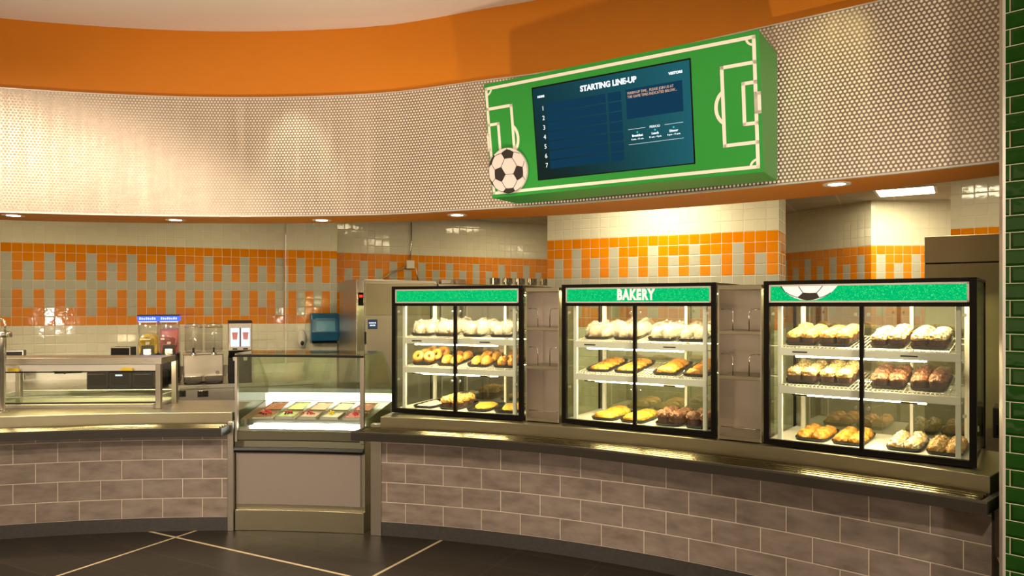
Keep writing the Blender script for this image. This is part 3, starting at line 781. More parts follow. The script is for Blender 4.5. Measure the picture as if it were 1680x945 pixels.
# steel pass-through shelves between the cases
def shelf_unit(p0, p1, zt, ang, lab):
    W = math.hypot(p1[0]-p0[0], p1[1]-p0[1])*.93; mx, my = (p0[0]+p1[0])/2, (p0[1]+p1[1])/2
    p0 = (mx-math.cos(ang)*W/2, my-math.sin(ang)*W/2)
    t = thing('steel_shelf_unit', lab, 'shelf', (p0[0], p0[1], .925), ang, 'steel shelf units between cases')
    H = zt-.925; D = .30
    b = MB(); b.box((0, 0, 0), (.008, D, H)); b.box((W-.008, 0, 0), (W, D, H)); b.build('side_panel', 'steelv', t)
    MB().box((.008, D-.008, .02), (W-.008, D, H-.03)).build('back_panel', 'steelv', t)
    MB().box((0, -.004, H-.03), (W, D, H)).build('top_panel', 'steeld', t, bevel=.002)
    for z in (.0, .39, .68):
        z = z*H/1.0
        sh = MB().box((.008, 0 if z else -.002, z), (W-.008, D-.008, z+.024)).build('shelf_board', 'steeld', t, bevel=.002)
        if z:
            for x0, x1 in ((.012, .085), (W-.012, W-.085)):
                MB().tube([(x1, .03, z+.024), (x1, .03, z+.14), (x1+(x0-x1)*.12, .03, z+.155), (x1+(x0-x1)*.3, .03, z+.16), (x0, .03, z+.16)], .0035).build('wire_guard', 'steelb', sh, smooth=True)
        else: MB().tube([(.012, .03, .075), (W-.012, .03, .075)], .0035).build('wire_guard', 'steelb', sh, smooth=True)
a, c = CASES[0][1], CASES[1][0]
def lerp2(a, c, t): return (a[0]+(c[0]-a[0])*t, a[1]+(c[1]-a[1])*t)
shelf_unit(lerp2(a, c, .03), lerp2(a, c, .97), 1.905, R_(-26.3), 'empty steel shelf unit between the left and middle bakery cases')
a, c = CASES[1][1], CASES[2][0]
shelf_unit(lerp2(a, c, .03), lerp2(a, c, .97), 1.905, R_(-34.2), 'empty steel shelf unit between the middle and right bakery cases')

# ================================================================== pastries
def lump(name, mat, parent, sx, sy, sz, amp=.06, freq=3.0, seed=0, flat=.25, sub=4, power=2.0, bendx=0.0, z0=0.0):
    """rounded bun: ellipsoid with its underside flattened and a noisy surface"""
    b = MB(); bmesh.ops.create_icosphere(b.bm, subdivisions=sub, radius=1)
    for v in b.bm.verts:
        p = v.co.normalized()
        if power != 2.0:
            k = (abs(p.x)**power+abs(p.y)**power)**(1/power); r = math.hypot(p.x, p.y)
            if r > 1e-6: p = Vector((p.x*(r/max(k, 1e-6))**.9, p.y*(r/max(k, 1e-6))**.9, p.z))
        q = p*freq+Vector((seed*3.1, seed*1.7, 0)); d = noise.noise(q)*amp*2+noise.noise(q*2.7)*amp
        p = p*(1+d)
        z = p.z if p.z > -flat else -flat+(p.z+flat)*.08
        v.co = Vector((p.x*sx+bendx*p.y*p.y, p.y*sy, (z+flat)*sz/(1+flat)+z0))
    mn = min(v.co.z for v in b.bm.verts)-z0
    for v in b.bm.verts: v.co.z -= mn
    return b.build(name, mat, parent, smooth=True)
def torus(name, mat, R, r, sq=.85, seed=0):
    b = MB(); n, m = 28, 14; g = []
    for i in range(n):
        a = 2*math.pi*i/n; ring = []
        for j in range(m):
            t = 2*math.pi*j/m; k = 1+.08*noise.noise(Vector((math.cos(a)*2+seed, math.sin(a)*2, math.cos(t))))
            rr = R+r*k*math.cos(t); ring.append(b.v((rr*math.cos(a), rr*math.sin(a), (r*k*math.sin(t)+r)*sq)))
        g.append(ring)
    for i in range(n):
        for j in range(m): b.face([g[i][j], g[(i+1) % n][j], g[(i+1) % n][(j+1) % m], g[i][(j+1) % m]])
    return b.build(name, mat, None, smooth=True)
PROTO = {}
def reg(key, objs): PROTO[key] = objs
def liner_mesh(parent, w, l, h, name='paper_liner'):
    b = MB(); n = 64; lo, hi = [], []
    for i in range(n):
        a = 2*math.pi*i/n; ca_, sa_ = math.cos(a), math.sin(a)
        k = (abs(ca_)**5+abs(sa_)**5)**(-1/5) if abs(w-l) > .002 else 1.0
        q = 1+(.025 if i % 2 else -.01)
        lo.append(b.v((ca_*k*w*.90*q, sa_*k*l*.92*q, 0))); hi.append(b.v((ca_*k*w*q, sa_*k*l*q, h)))
    for i in range(n): b.face([lo[i], lo[(i+1) % n], hi[(i+1) % n], hi[i]])
    b.face(lo[::-1]); b.face(hi)
    return b.build(name, 'liner', parent)
def mk_loaf(name, mat, seed, amp=.06):
    t = thing(name, 'x', 'cake'); liner_mesh(t, .040, .052, .038)
    lump('cake_top', mat, t, .045, .058, .036, amp, 3.2, seed, .25, 4, 3.2, z0=.034); return t
def mk_muffin(name, mat, seed):
    t = thing(name, 'x', 'muffin'); liner_mesh(t, .038, .038, .042)
    lump('muffin_top', mat, t, .047, .047, .040, .13, 3.6, seed, .25, 4, z0=.038); return t
def mk_plain(name, mat, cat, *args, **kw):
    o = lump(name, mat, None, *args, **kw); tag(o, 'x', cat); return o
def mk_wrapped(seed, L=.085, mat='pale'):
    t = thing('wrapped_roll', 'x', 'bread roll'); lump('roll', mat, t, .042, L, .062, .06, 2.5, seed, .3, 3)
    b = MB(); bmesh.ops.create_icosphere(b.bm, subdivisions=4, radius=1); rnd = random.Random(seed)
    for v in b.bm.verts:
        p = v.co.normalized(); q = p*5+Vector((seed, 0, 0)); d = abs(noise.noise(q))*.40+abs(noise.noise(q*2.6))*.34
        tw = max(0, abs(p.y)-.75)*1.2
        p = p*(1.05+d); z = max(p.z, -.28)
        v.co = Vector((p.x*.044*(1-tw*.4), p.y*(L+.012), (z+.28)*.056+tw*.05))
    b.build('plastic_wrap', 'wrap', t, smooth=False); return t
reg('wrapped', [mk_wrapped(s) for s in (1, 2, 3)]); reg('wrappedb', [mk_wrapped(s, mat='rosy') for s in (4, 5, 6)])
reg('yloaf', [mk_loaf('crumb_loaf_cake', 'crumb', s) for s in (1, 2, 3)])
reg('sloaf', [mk_loaf('sugared_loaf_cake', 'sugar', s, .08) for s in (4, 5, 6)])
reg('nloaf', [mk_loaf('nut_loaf_cake', 'nut', s, .09) for s in (7, 8, 9)])
reg('cloaf', [mk_loaf('chocolate_loaf_cake', 'choc', s, .09) for s in (10, 11, 12)])
reg('cmuffin', [mk_muffin('chocolate_muffin', 'choccrumb', s) for s in (1, 2, 3)])
reg('ymuffin', [mk_muffin('crumb_muffin', 'crumb', s) for s in (5, 6)])
def mk_bagel(s): o = torus('bagel', 'bagel', .036, .024, .9, s); tag(o, 'x', 'bagel'); return o
reg('bagel', [mk_bagel(1), mk_bagel(5)])
reg('longroll', [mk_plain('long_roll', 'golden', 'bread roll', .033, .085, .050, .05, 2.6, s, .3, 4) for s in (1, 2)])
reg('croissant', [mk_plain('twisted_roll', 'golden', 'bread roll', .038, .070, .050, .10, 4.2, s, .3, 4, 2.0, 18*.001) for s in (3, 4)])
reg('pasty', [mk_plain('golden_pasty', 'golden', 'pastry', .041, .056, .046, .07, 2.6, s, .3, 4, 2.8) for s in (1, 2, 3)])
reg('bun', [mk_plain('iced_crumb_bun', 'iced', 'bun', .042, .054, .050, .10, 3.8, s, .3, 4, 2.8) for s in (1, 2, 3)])
reg('streusel', [mk_plain('streusel_bun', 'streusel', 'bun', .044, .054, .050, .12, 4.2, s, .3, 4, 2.4) for s in (1, 2, 3)])
reg('scone', [mk_plain('flat_scone', 'scone', 'scone', .070, .050, .030, .06, 3, s, .3, 4, 2.4) for s in (1, 2, 3)])
reg('turnover', [mk_plain('orange_turnover', 'scone', 'turnover', .066, .046, .042, .07, 2.5, s, .3, 4) for s in (4, 5)])
reg('cornbread', [mk_plain('yellow_cornbread', 'yellowcake', 'bread', .078, .052, .044, .05, 2.4, s, .3, 4, 2.6) for s in (1, 2)])
reg('flatbread', [mk_plain('seeded_flatbread', 'yellowcake', 'bread', .085, .15, .036, .05, 2.5, s, .3, 4, 2.6) for s in (1, 2)])
reg('biscuit', [mk_plain('iced_biscuit', 'redicing', 'biscuit', .032, .036, .018, .06, 3, s, .3, 3) for s in (1, 2)])
# tray prototype
def mk_tray(w=.092, l=.215):
    t = thing('serving_tray', 'x', 'tray')
    b = MB(); prof = [(0.0, .004), (.86, .004), (.90, .006), (.99, .020), (1.0, .022), (1.0, .018), (.91, .0), (0, .0)]
    def ring(k, z): 
        pts = []
        for i in range(40):
            a = 2*math.pi*i/40; ca_, sa_ = math.cos(a), math.sin(a); q = (abs(ca_)**8+abs(sa_)**8)**(-1/8)
            pts.append(b.v((ca_*q*(w-.012*(1-k)*8 if k > .5 else w*.01), sa_*q*(l-.012*(1-k)*8 if k > .5 else l*.01), z)))
        return pts
    rs = [ring(k, z) for k, z in prof]
    for r0, r1 in zip(rs, rs[1:]):
        for i in range(40): b.face([r0[i], r0[(i+1) % 40], r1[(i+1) % 40], r1[i]])
    b.build('tray_body', 'blackp', t, smooth=True, angle=40); return t
reg('tray', [mk_tray()])
index_kids()
USED = {}
caseword = ['left case', 'middle case', 'right case']; shelfword = ['bottom deck', 'middle shelf', 'top shelf']; trayword = ['first', 'second', 'third', 'fourth']
depthw = {1: [''], 2: ['front', 'back'], 3: ['front', 'centre', 'back'], 4: ['front', 'second-row', 'third-row', 'back'], 5: ['front', 'second-row', 'middle-row', 'fourth-row', 'back']}
def place(key, M, label, group, k=0):
    pr = PROTO[key][k % len(PROTO[key])]
    if pr.name in USED: return dup(pr, M, label, group)
    USED[pr.name] = 1; pr.matrix_world = M; pr.location = M.to_translation(); pr.rotation_euler = M.to_euler(); pr.scale = M.to_scale(); pr['label'] = label; pr['group'] = group; return pr
desc = {'wrappedb': 'brownish roll in crinkled clear wrap', 'wrapped': 'pale roll in crinkled clear wrap', 'yloaf': 'yellow crumb-topped mini loaf', 'sloaf': 'sugar-dusted mini loaf', 'nloaf': 'nut-topped mini loaf', 'cloaf': 'dark chocolate-chip mini loaf',
        'cmuffin': 'chocolate crumble muffin', 'ymuffin': 'yellow crumb muffin', 'bagel': 'golden bagel', 'longroll': 'glossy golden long roll', 'croissant': 'golden twisted roll', 'pasty': 'golden puff pasty', 'bun': 'white-iced crumb bun',
        'streusel': 'brown streusel bun', 'scone': 'flat orange speckled scone', 'turnover': 'smooth orange turnover', 'cornbread': 'yellow cornbread slice', 'flatbread': 'large yellow seeded flatbread', 'biscuit': 'small red and white iced biscuit'}
def fill(ci, si, ti, x, key, cols, rows, y0=.075, dx=.088, dy=None, tilt=0.0, w=None, lift=0.006, jit=.0, scale=1.0, tray_len=1.0):
    z = [.030, SH[0]+.0005, SH[1]+.0005][si]; L = .215*tray_len
    grp = '%ss on the %s tray, %s of the %s' % (desc[key], trayword[ti], shelfword[si], caseword[ci])
    BM = cm(ci, 0, .04, z) @ (Matrix.Rotation(TILT, 4, 'X') if si else Matrix()) @ Matrix.Translation((0, -.04, .001))
    M = BM @ Matrix.Translation((x, y0+L, 0)) @ Matrix.Diagonal((1, tray_len, 1, 1))
    place('tray', M, 'black tray of %ss, %s from left, %s of %s' % (desc[key].split(' in ')[0].replace('small red and white ', ''), trayword[ti], shelfword[si], caseword[ci]), 'black pastry trays')
    rnd = random.Random(ci*100+si*10+ti)
    if dy is None: dy = (2*L-.03)/rows
    for r in range(rows):
        for q in range(cols):
            px = x+(q-(cols-1)/2)*dx+rnd.uniform(-jit, jit); py = y0+.018+dy*(r+.5)
            rz = rnd.uniform(-.12, .12) if key not in ('bagel',) else rnd.uniform(-.3, .3)
            sc = scale*rnd.uniform(.96, 1.03)
            if cols == 1: sd = ''
            elif cols == 2: sd = ['left', 'right'][q]
            else: sd = ['left', 'centre', 'right'][q]
            lab = ' '.join(x_ for x_ in (depthw[rows][r], sd, desc[key]) if x_)+', %s tray of %s, %s' % (trayword[ti], shelfword[si], caseword[ci])
            MM = BM @ Matrix.Translation((px, py, lift)) @ Matrix.Rotation(rz, 4, 'Z') @ Matrix.Rotation(tilt, 4, 'X') @ Matrix.Diagonal((sc, sc, sc*rnd.uniform(1.08, 1.28), 1))
            place(key, MM, lab, grp[:1].upper()+grp[1:] if False else grp, rnd.randrange(3))
# left case
for k, x in enumerate((.205, .42, .665, .895)): fill(0, 2, k, x, 'wrappedb' if k < 2 else 'wrapped', 2, 2, jit=.004, dx=.092, scale=1.0)
fill(0, 1, 0, .215, 'bagel', 2, 3, dx=.10, dy=.12, tilt=.9, lift=.045, scale=.86)
fill(0, 1, 1, .44, 'longroll', 2, 2, dx=.085); fill(0, 1, 2, .70, 'longroll', 2, 2, dx=.085); fill(0, 1, 3, .92, 'croissant', 2, 2, dx=.085)
fill(0, 0, 0, .225, 'biscuit', 2, 4, dx=.072, dy=.082); fill(0, 0, 1, .455, 'ymuffin', 2, 3, dx=.094, dy=.115, y0=.08)
fill(0, 0, 2, .695, 'flatbread', 1, 1, scale=.98); fill(0, 0, 3, .93, 'flatbread', 1, 1, scale=.92)
# middle case
for k, x in enumerate((.225, .445, .70, .915)): fill(1, 2, k, x, 'wrappedb' if k < 2 else 'wrapped', 2, 2, jit=.004, dx=.092, scale=1.0)
for k, x in enumerate((.235, .45)): fill(1, 1, k, x, 'scone', 1, 4, dy=.098, tilt=.0, scale=.98)
for k, x in enumerate((.735, .945)): fill(1, 1, 2+k, x, 'turnover', 1, 4, dy=.095, scale=1.0)
for k, x in enumerate((.275, .495)): fill(1, 0, k, x, 'cornbread', 1, 4, dy=.098, scale=.96)
for k, x in enumerate((.755, .965)): fill(1, 0, 2+k, x, 'cmuffin', 2, 3, dx=.096, dy=.118, y0=.07)
# right case
for k, x in enumerate((.19, .385)): fill(2, 2, k, x, 'yloaf', 2, 3, dy=.124, dx=.089)
for k, x in enumerate((.665, .868)): fill(2, 2, 2+k, x, 'sloaf', 2, 3, dy=.124, dx=.090)
for k, x in enumerate((.19, .385)): fill(2, 1, k, x, 'nloaf', 2, 3, dy=.124, dx=.089)
for k, x in enumerate((.665, .868)): fill(2, 1, 2+k, x, 'cloaf', 2, 3, dy=.124, dx=.090)
for k, x in enumerate((.245, .455)): fill(2, 0, k, x, 'pasty', 2, 3, dy=.122, dx=.086)
fill(2, 0, 2, .745, 'bun', 2, 3, dy=.122, dx=.086); fill(2, 0, 3, .945, 'streusel', 2, 3, dy=.122, dx=.088)
for k, (ci, x) in enumerate(((0, .97), (1, 1.00), (2, .985))):
    M = cm(ci, x, .046, .046); b = MB(); b.lathe([(.0, -.001), (.028, -.001), (.028, .002), (0, .002)], sx=1, sy=.42, axis='y', seg=20)
    o = b.build('round_sticker', 'bluel'); o.matrix_world = M @ Matrix.Diagonal((1, 1, .42, 1)); tag(o, 'small blue oval sticker inside the lower right front of the %s' % caseword[ci], 'sticker')
    o.location.z = CZ+.012

# ================================================================== downlights in the bulkhead
lw = ['leftmost', 'second from left', 'third from left', 'fourth, left of the menu board', 'rightmost, right of the menu board']
for k, (x, y) in enumerate(((22, 353), (288, 360.5), (528, 361), (750, 352.5), (1373, 301.5))):
    X, Y = pt(x, y, 2.5)
    t = thing('downlight', 'round recessed downlight in the orange bulkhead underside, '+lw[k], 'light', (X, Y, 2.5), 0, 'bulkhead downlights')
    MB().lathe([(.052, -.004), (.078, -.006), (.080, .0), (.052, .0)], seg=28).build('trim_ring', 'whitep', t, smooth=True, angle=40)
    MB().lathe([(.0, -.0045), (.048, -.0045), (.048, -.001), (.0, -.001)], seg=24).build('lens', 'lamp', t)
    L = bpy.data.lights.new('downlight_beam', 'SPOT'); L.energy = 55; L.color = (1, .84, .58); L.spot_size = R_(110); L.spot_blend = .6; L.shadow_soft_size = .04
    lo_ = bpy.data.objects.new('downlight_beam', L); COL.objects.link(lo_); lo_.parent = t; lo_.location = (0, 0, -.012)

# ================================================================== kitchen ceiling light panels (modelled, emissive)
def panel_light(x, y, rz, label, mat='panel'):
    t = thing('ceiling_panel_light', label, 'light', (x, y, 3.08), rz, 'kitchen ceiling panel lights')
    b = MB()
    for (a0, b0, a1, b1) in ((-.31, -.31, .31, -.28), (-.31, .28, .31, .31), (-.31, -.28, -.28, .28), (.28, -.28, .31, .28)): b.box((a0, b0, -.012), (a1, b1, .0))
    b.build('frame', 'whitep', t); MB().box((-.28, -.28, -.008), (.28, .28, -.002)).build('diffuser', mat, t)
panel_light(4.50, 8.22, R_(-32), 'square lit ceiling panel at the upper right behind the right bakery case', 'panelb')
for k, (x, y) in enumerate(((-5.3, 7.2), (-3.4, 7.9), (-1.2, 8.7), (1.3, 7.0), (3.3, 5.6), (.2, 10.2))):
    panel_light(x, y, R_(-28), ['square kitchen ceiling panel light above the left back counter', 'square kitchen ceiling panel light above the drinks machines', 'square kitchen ceiling panel light above the steel oven', 'square kitchen ceiling panel light in front of the tiled pillar', 'square kitchen ceiling panel light above the right bakery case', 'square kitchen ceiling panel light behind the tiled pillar'][k], 'panelb' if k in (3, 4) else 'panel')

# ================================================================== back counter with drinks machines
ux, uy = .926, .377
bc = thing('back_counter', 'steel back counter along the left tiled wall under the drinks machines', 'counter', (-4.6, 8.0, 0))
Bf = MB()
def kline(x, Z):  # point at image column x and depth Z
    return (atz(x, Z), Z)
p0 = (-7.2, 6.37); p1 = (-2.3, 8.37)
d = Vector((p1[0]-p0[0], p1[1]-p0[1])).normalized(); nn = Vector((-d.y, d.x))
def bp(t, o): q = Vector(p0)+d*t+nn*o; return (q.x, q.y)
Lc = (Vector(p1)-Vector(p0)).length
MB().prism([bp(0, 0), bp(Lc, 0), bp(Lc, 1.2), bp(0, 1.2)], .855, .90).build('worktop', 'steel', bc, world=True, bevel=.003)
MB().prism([bp(0, .03), bp(Lc, .03), bp(Lc, 1.2), bp(0, 1.2)], .0, .855).build('cabinet_body', 'steelv', bc, world=True)
MB().prism([bp(0, 1.18), bp(Lc, 1.18), bp(Lc, 1.2), bp(0, 1.2)], .90, 1.02).build('backsplash', 'steel', bc, world=True)
def outlet(x, y, name, lab):
    q = None
    k = (x-CX)/F; o = .028; a = bp(0, o); c = bp(1, o); dd = (c[0]-a[0], c[1]-a[1]); t_ = (a[0]-k*a[1])/(k*dd[1]-dd[0]); X, Y = a[0]+t_*dd[0], a[1]+t_*dd[1]
    z = HC-(y-HY)*Y/F
    t = thing('power_outlet', lab, 'outlet', (X, Y, z), math.atan2(d.y, d.x), 'outlets on the back counter')
    MB().box((-.055, -.008, -.035), (.055, 0, .035)).build('cover_plate', 'steelb', t, bevel=.002)
    b = MB()
    for xx in (-.028, .028):
        for zz in (-.014, .014): b.lathe([(.010, -.010), (.010, -.008)], (xx, 0, zz), 10, axis='y')
    b.build('sockets', 'blackp', t)
outlet(296, 646, '', 'left steel power outlet on the back counter front'); outlet(333, 646, '', 'right steel power outlet on the back counter front')
AR = math.atan2(d.y, d.x)
# slush machine (two bowls)
def on_counter(x, Z, z=.90): return (atz(x, Z), Z, z)
t = thing('slush_machine', 'twin-bowl slush machine with yellow and pink drink and lit blue headers', 'drinks machine', on_counter(261, 7.93), AR)
MB().box((-.205, -.02, 0), (.205, .36, .06)).build('base', 'blackp', t, bevel=.006)
MB().box((-.20, .05, .06), (.20, .34, .34)).build('body', 'blackp', t, bevel=.01)
MB().box((-.20, -.12, .0), (.20, .05, .02)).build('drip_tray', 'steelb', t, bevel=.002)
for k, (x, m, lvl) in enumerate(((-.105, 'slushy', .14), (.105, 'slushr', .26))):
    bw = MB().box((x-.095, -.10, .34), (x+.095, .30, .70), .02).build('bowl', 'acryl', t, smooth=True, angle=50)
    if k == 0:
        b = MB(); b.lathe([(.0, -.085), (.07, -.08), (.086, -.06), (.088, .1), (.086, .26), (0, .27)], (x, 0, .475), 28, axis='y'); b.box((x-.088, -.085, .352), (x+.088, .27, .44)); b.build('slush', m, bw, smooth=True, angle=50)
    else:
        MB().box((x-.088, -.092, .35), (x+.088, .28, .61), .02).build('slush', m, bw, smooth=True, angle=50)
    b = MB(); b.lathe([(.0, -.115), (.075, -.113), (.085, -.10), (.085, -.095), (0, -.095)], (x, 0, .45), 24, axis='y'); b.build('bowl_front', 'acryl', bw, smooth=True)
    b = MB(); b.prism_xz([(x-.075, .30), (x-.055, .44), (x+.055, .44), (x+.075, .30), (x+.045, .30), (x+.04, .40), (x-.04, .40), (x-.045, .30)], -.15, -.10); b.build('tap_handle', 'blackp', t)
    MB().prism_xz([(x-.035, .40), (x-.035, .345), (x, .32), (x+.035, .345), (x+.035, .40)], -.16, -.11).build('tap_spout', 'steelb', t)
    MB().box((x-.018, -.13, .45), (x+.018, -.10, .475)).build('tap_cap', 'whitep', t)
    hd = MB().box((x-.098, -.11, .70), (x+.098, .30, .76)).build('lit_header', 'bluelit', t, bevel=.004)
    MB().box((x-.102, -.115, .757), (x+.102, .305, .770)).build('header_cap', 'blackp', hd)
    b = MB()
    for q in range(8): b.box((x-.08+q*.0205, -.1125, .718), (x-.066+q*.0205, -.1105, .745-.004*(q % 3)))
    b.build('header_lettering', 'whitelit', hd)
    MB().box((x-.090, -.104, .690), (x+.090, -.098, .700)).build('bowl_light', 'whitelit', hd)
# juice dispenser
t = thing('juice_dispenser', 'steel juice dispenser with two empty clear bowls', 'drinks machine', on_counter(334, 8.02), AR)
MB().box((-.205, 0, .02), (.205, .33, .33)).build('body', 'steelv', t, bevel=.012)
MB().box((-.20, -.005, .0), (.20, .32, .02)).build('foot', 'blackp', t)
MB().box((-.212, -.015, .326), (.212, .335, .345)).build('top_plate', 'steelb', t, bevel=.003)
for x in (-.105, .105):
    b = MB(); b.prism_xz([(x-.092, .095), (x+.092, .095), (x+.085, .03), (x+.04, .012), (x-.04, .012), (x-.085, .03)], -.11, 0.0); b.build('drip_cup', 'steelb', t, bevel=.004)
    bw = MB(); bw.lathe([(.080, .35), (.093, .36), (.093, .60), (.088, .63)], (x, .16, 0), 28); bw = bw.build('bowl', 'acryl', t, smooth=True, angle=60)
    b = MB(); b.lathe([(.096, .62), (.096, .632), (.075, .665), (.03, .675), (.0, .675)], (x, .16, 0), 28); b.build('lid', 'acryl', bw, smooth=True, angle=60)
    MB().lathe([(.012, .35), (.009, .58)], (x, .16, 0), 12).build('spray_tube', 'whitep', bw, smooth=True)
    MB().box((x-.010, .03, .345), (x+.010, .055, .40)).build('tap_lever', 'blackp', t)
    MB().lathe([(.035, .318), (.035, .332), (.02, .345)], (x, -.01, 0), 16).build('tap_collar', 'steelb', t, smooth=True, angle=40)
MB().lathe([(.0, -.003), (.022, -.003), (.022, 0)], (.145, 0, .12), 20, axis='y').build('badge', 'steelb', t)
# hot drinks machine
t = thing('coffee_machine', 'tall black and steel hot drinks machine with two lit cup pictures', 'drinks machine', on_counter(394, 8.13), AR)
MB().box((-.125, .06, 0), (.125, .42, .30)).build('body', 'blackp', t, bevel=.006)
MB().box((-.125, -.03, 0), (.125, .06, .05)).build('drip_tray', 'blackp', t, bevel=.006)
hdm = MB().box((-.125, -.04, .36), (.125, .42, .69), .01).build('upper_housing', 'steelv', t)
MB().box((-.127, -.043, .67), (.127, .42, .70)).build('top_cap', 'blackp', t, bevel=.003)
b = MB(); b.prism_yz([(-.03, .36), (.06, .28), (.42, .28), (.42, .36)], -.12, .12); b.build('chute', 'blackp', t)
for x in (-.056, .056):
    pn = MB().box((x-.047, -.045, .41), (x+.047, -.041, .62)).build('lit_panel', 'whitelit', hdm)
    b = MB(); b.prism_xz([(x-.022, .49), (x-.030, .57), (x+.030, .57), (x+.022, .49)], -.047, -.045); b.build('cup_picture', 'gel_pink', pn)
    MB().box((x-.025, -.046, .375), (x+.025, -.041, .392)).build('button', 'blackp', hdm)
    MB().lathe([(.018, .25), (.024, .29)], (x, .0, 0), 14).build('nozzle', 'whitep', t)
MB().box((-.005, -.046, .41), (.005, -.041, .62)).build('divider_strip', 'blackp', hdm)
# sink faucet, dark appliances and napkin boxes
t = thing('wall_faucet', 'chrome wall-mounted faucet seen through the food guard', 'faucet', (atz(112, 8.0), 8.0, 1.03), AR)
MB().tube([(-.13, 0, 0), (.13, 0, 0)], .014).build('body', 'guncol', t, smooth=True)
MB().tube([(0, 0, .0), (0, -.06, .04), (0, -.18, .03), (0, -.2, .0)], .011).build('spout', 'guncol', t, smooth=True)
for x in (-.12, .12): MB().lathe([(.02, .0), (.026, .03), (.012, .05)], (x, -.01, 0), 12).build('handle', 'guncol', t, smooth=True)
for x in (-.10, .10): MB().tube([(x, 0, 0), (x, .12, 0)], .012).build('wall_pipe', 'guncol', t, smooth=True)
for k, (x0, x1, y0, y1, lab, dsp) in enumerate(((142, 178, 612, 641, 'low dark appliance on the back counter nearest the faucet', 0), (179, 216, 608, 640, 'dark appliance with small blue display on the back counter', 1), (217, 255, 612, 640, 'dark appliance at the right behind the food guard glass', 0))):
    Z = 7.45; w = (x1-x0)/F*Z*.97
    t = thing('counter_appliance', lab, 'appliance', (atz(x0, Z), Z, .90), 0, 'dark appliances on the back counter')
    h = (640-y0)/F*Z
    MB().box((0, 0, 0), (w, .3, h), .006).build('housing', 'blackp', t)
    MB().box((.02, -.006, h*.25), (w-.02, .0, h*.85)).build('door', 'black', t, bevel=.002)
    MB().tube([(.03, -.02, h*.9), (w-.03, -.02, h*.9)], .005).build('handle', 'steelb', t)
    if dsp: MB().box((w*.3, -.008, h*.70), (w*.62, -.004, h*.78)).build('display', 'disp', t)
for k, (x0, x1, lab) in enumerate(((181, 214, 'black chrome-framed napkin dispenser on the left tiled wall, beside the slush machine'), (9, 34, 'black chrome-framed napkin dispenser at the far left of the tiled wall'))):
    Z = 8.6 if k == 0 else 7.9; w = (x1-x0)/F*Z; 
    t = thing('napkin_dispenser', lab, 'dispenser', (atz(x0, Z), Z, 1.14), AR if k else 0, 'napkin dispensers')
    MB().box((0, 0, 0), (w, .14, .135), .01).build('case', 'blackp', t)
    b = MB(); b.box((0, -.006, 0), (w, 0, .012)); b.box((0, -.006, .123), (w, 0, .135)); b.box((0, -.006, .012), (.01, 0, .123)); b.box((w-.01, -.006, .012), (w, 0, .123)); b.build('chrome_bezel', 'steelb', t)
    MB().box((.01, .06, -.20), (w-.01, .13, 0)).build('stand', 'steelv', t)

# ================================================================== food guard and cold well on the left counter
fg = thing('food_guard', 'steel-framed glass food guard with steel top shelf over the cold well', 'food guard', (-3.5, 5.9, .92))
def gpnt(x, Z): return Vector((atz(x, Z), Z, 0))
a0 = gpnt(-40, 5.86); a1 = gpnt(265, 5.95); a1b = gpnt(288, 6.28); a0b = a0+(a1b-a1)+Vector((-.05, .0, 0))
b = MB(); b.prism([tuple(a0.xy), tuple(a1.xy), tuple(a1b.xy), tuple(a0b.xy)], 1.288, 1.342); b.build('top_shelf', 'steel', fg, world=True, bevel=.002)
dv = (a1-a0).normalized(); nv = Vector((-dv.y, dv.x, 0))
q0, q1 = a0+dv*.05+nv*.01, a1-dv*.03+nv*.01
def slab(pA, pB, z0, z1, o0, o1, nm, mat):
    c_ = [pA+nv*o0, pB+nv*o0, pB+nv*o1, pA+nv*o1]; b = MB(); b.prism([tuple(v.xy) for v in c_], z0, z1); return b.build(nm, mat, fg, world=True)
slab(q0, q1, 1.235, 1.287, 0, .02, 'light_rail', 'white'); slab(q0, q1, 1.222, 1.232, -.004, .004, 'glass_clip', 'black')
slab(q0, q1, .975, 1.235, -.001, .005, 'front_glass', 'glass'); slab(q0, q1, .965, .978, -.004, .010, 'lower_glass_rail', 'railedge')
for pA in (a1+dv*(-.05), a1b+dv*(-.035), gpnt(25, 6.15)):
    b = MB(); b.box((pA.x, pA.y, .921), (pA.x+.040, pA.y+.04, 1.288)); b.build('post', 'steelv', fg, world=True, bevel=.002)
slab(q0+dv*.2, q1-dv*.15, 1.268, 1.284, .10, .125, 'guard_lamp', 'toptube')
for x in (104, 20):
    pA = gpnt(22 if x == 20 else 208, 5.86 if x == 20 else 5.925); b = MB(); b.box((pA.x-.04, pA.y-.012, 1.238), (pA.x+.05, pA.y-.004, 1.262)); b.build('yellow_sticker', 'yellow', fg, world=True)
cw = thing('cold_well', 'shallow glass-sided cold food well set in the left counter', 'food well', (-3.5, 6.2, .92))
w0, w1 = a0+nv*.08, a1+nv*.08-dv*.08; w2, w3 = w1+nv*.50, w0+nv*.50
def ringbox(nm, mat, z0, z1, th):
    b = MB()
    for p_, q_ in ((w0, w1), (w1, w2), (w2, w3), (w3, w0)):
        dd = (q_-p_).normalized(); n2 = Vector((-dd.y, dd.x, 0)); c_ = [p_, q_, q_+n2*th, p_+n2*th]; b.prism([tuple(v.xy) for v in c_], z0, z1)
    return b.build(nm, mat, cw, world=True)
ringbox('well_rim', 'alu', .921, .945, .03); ringbox('glass_wall', 'glassg', .945, 1.01, .006); ringbox('glass_edge', 'white', 1.01, 1.016, .007)
b = MB(); b.prism([tuple(v.xy) for v in (w0, w1, w2, w3)], .9205, .925); b.build('well_floor', 'alu', cw, world=True)
t = thing('beverage_tower', 'round chrome dispensing tower at the far left edge of the counter', 'dispenser tower', (atz(4, 5.75), 5.75, .92))
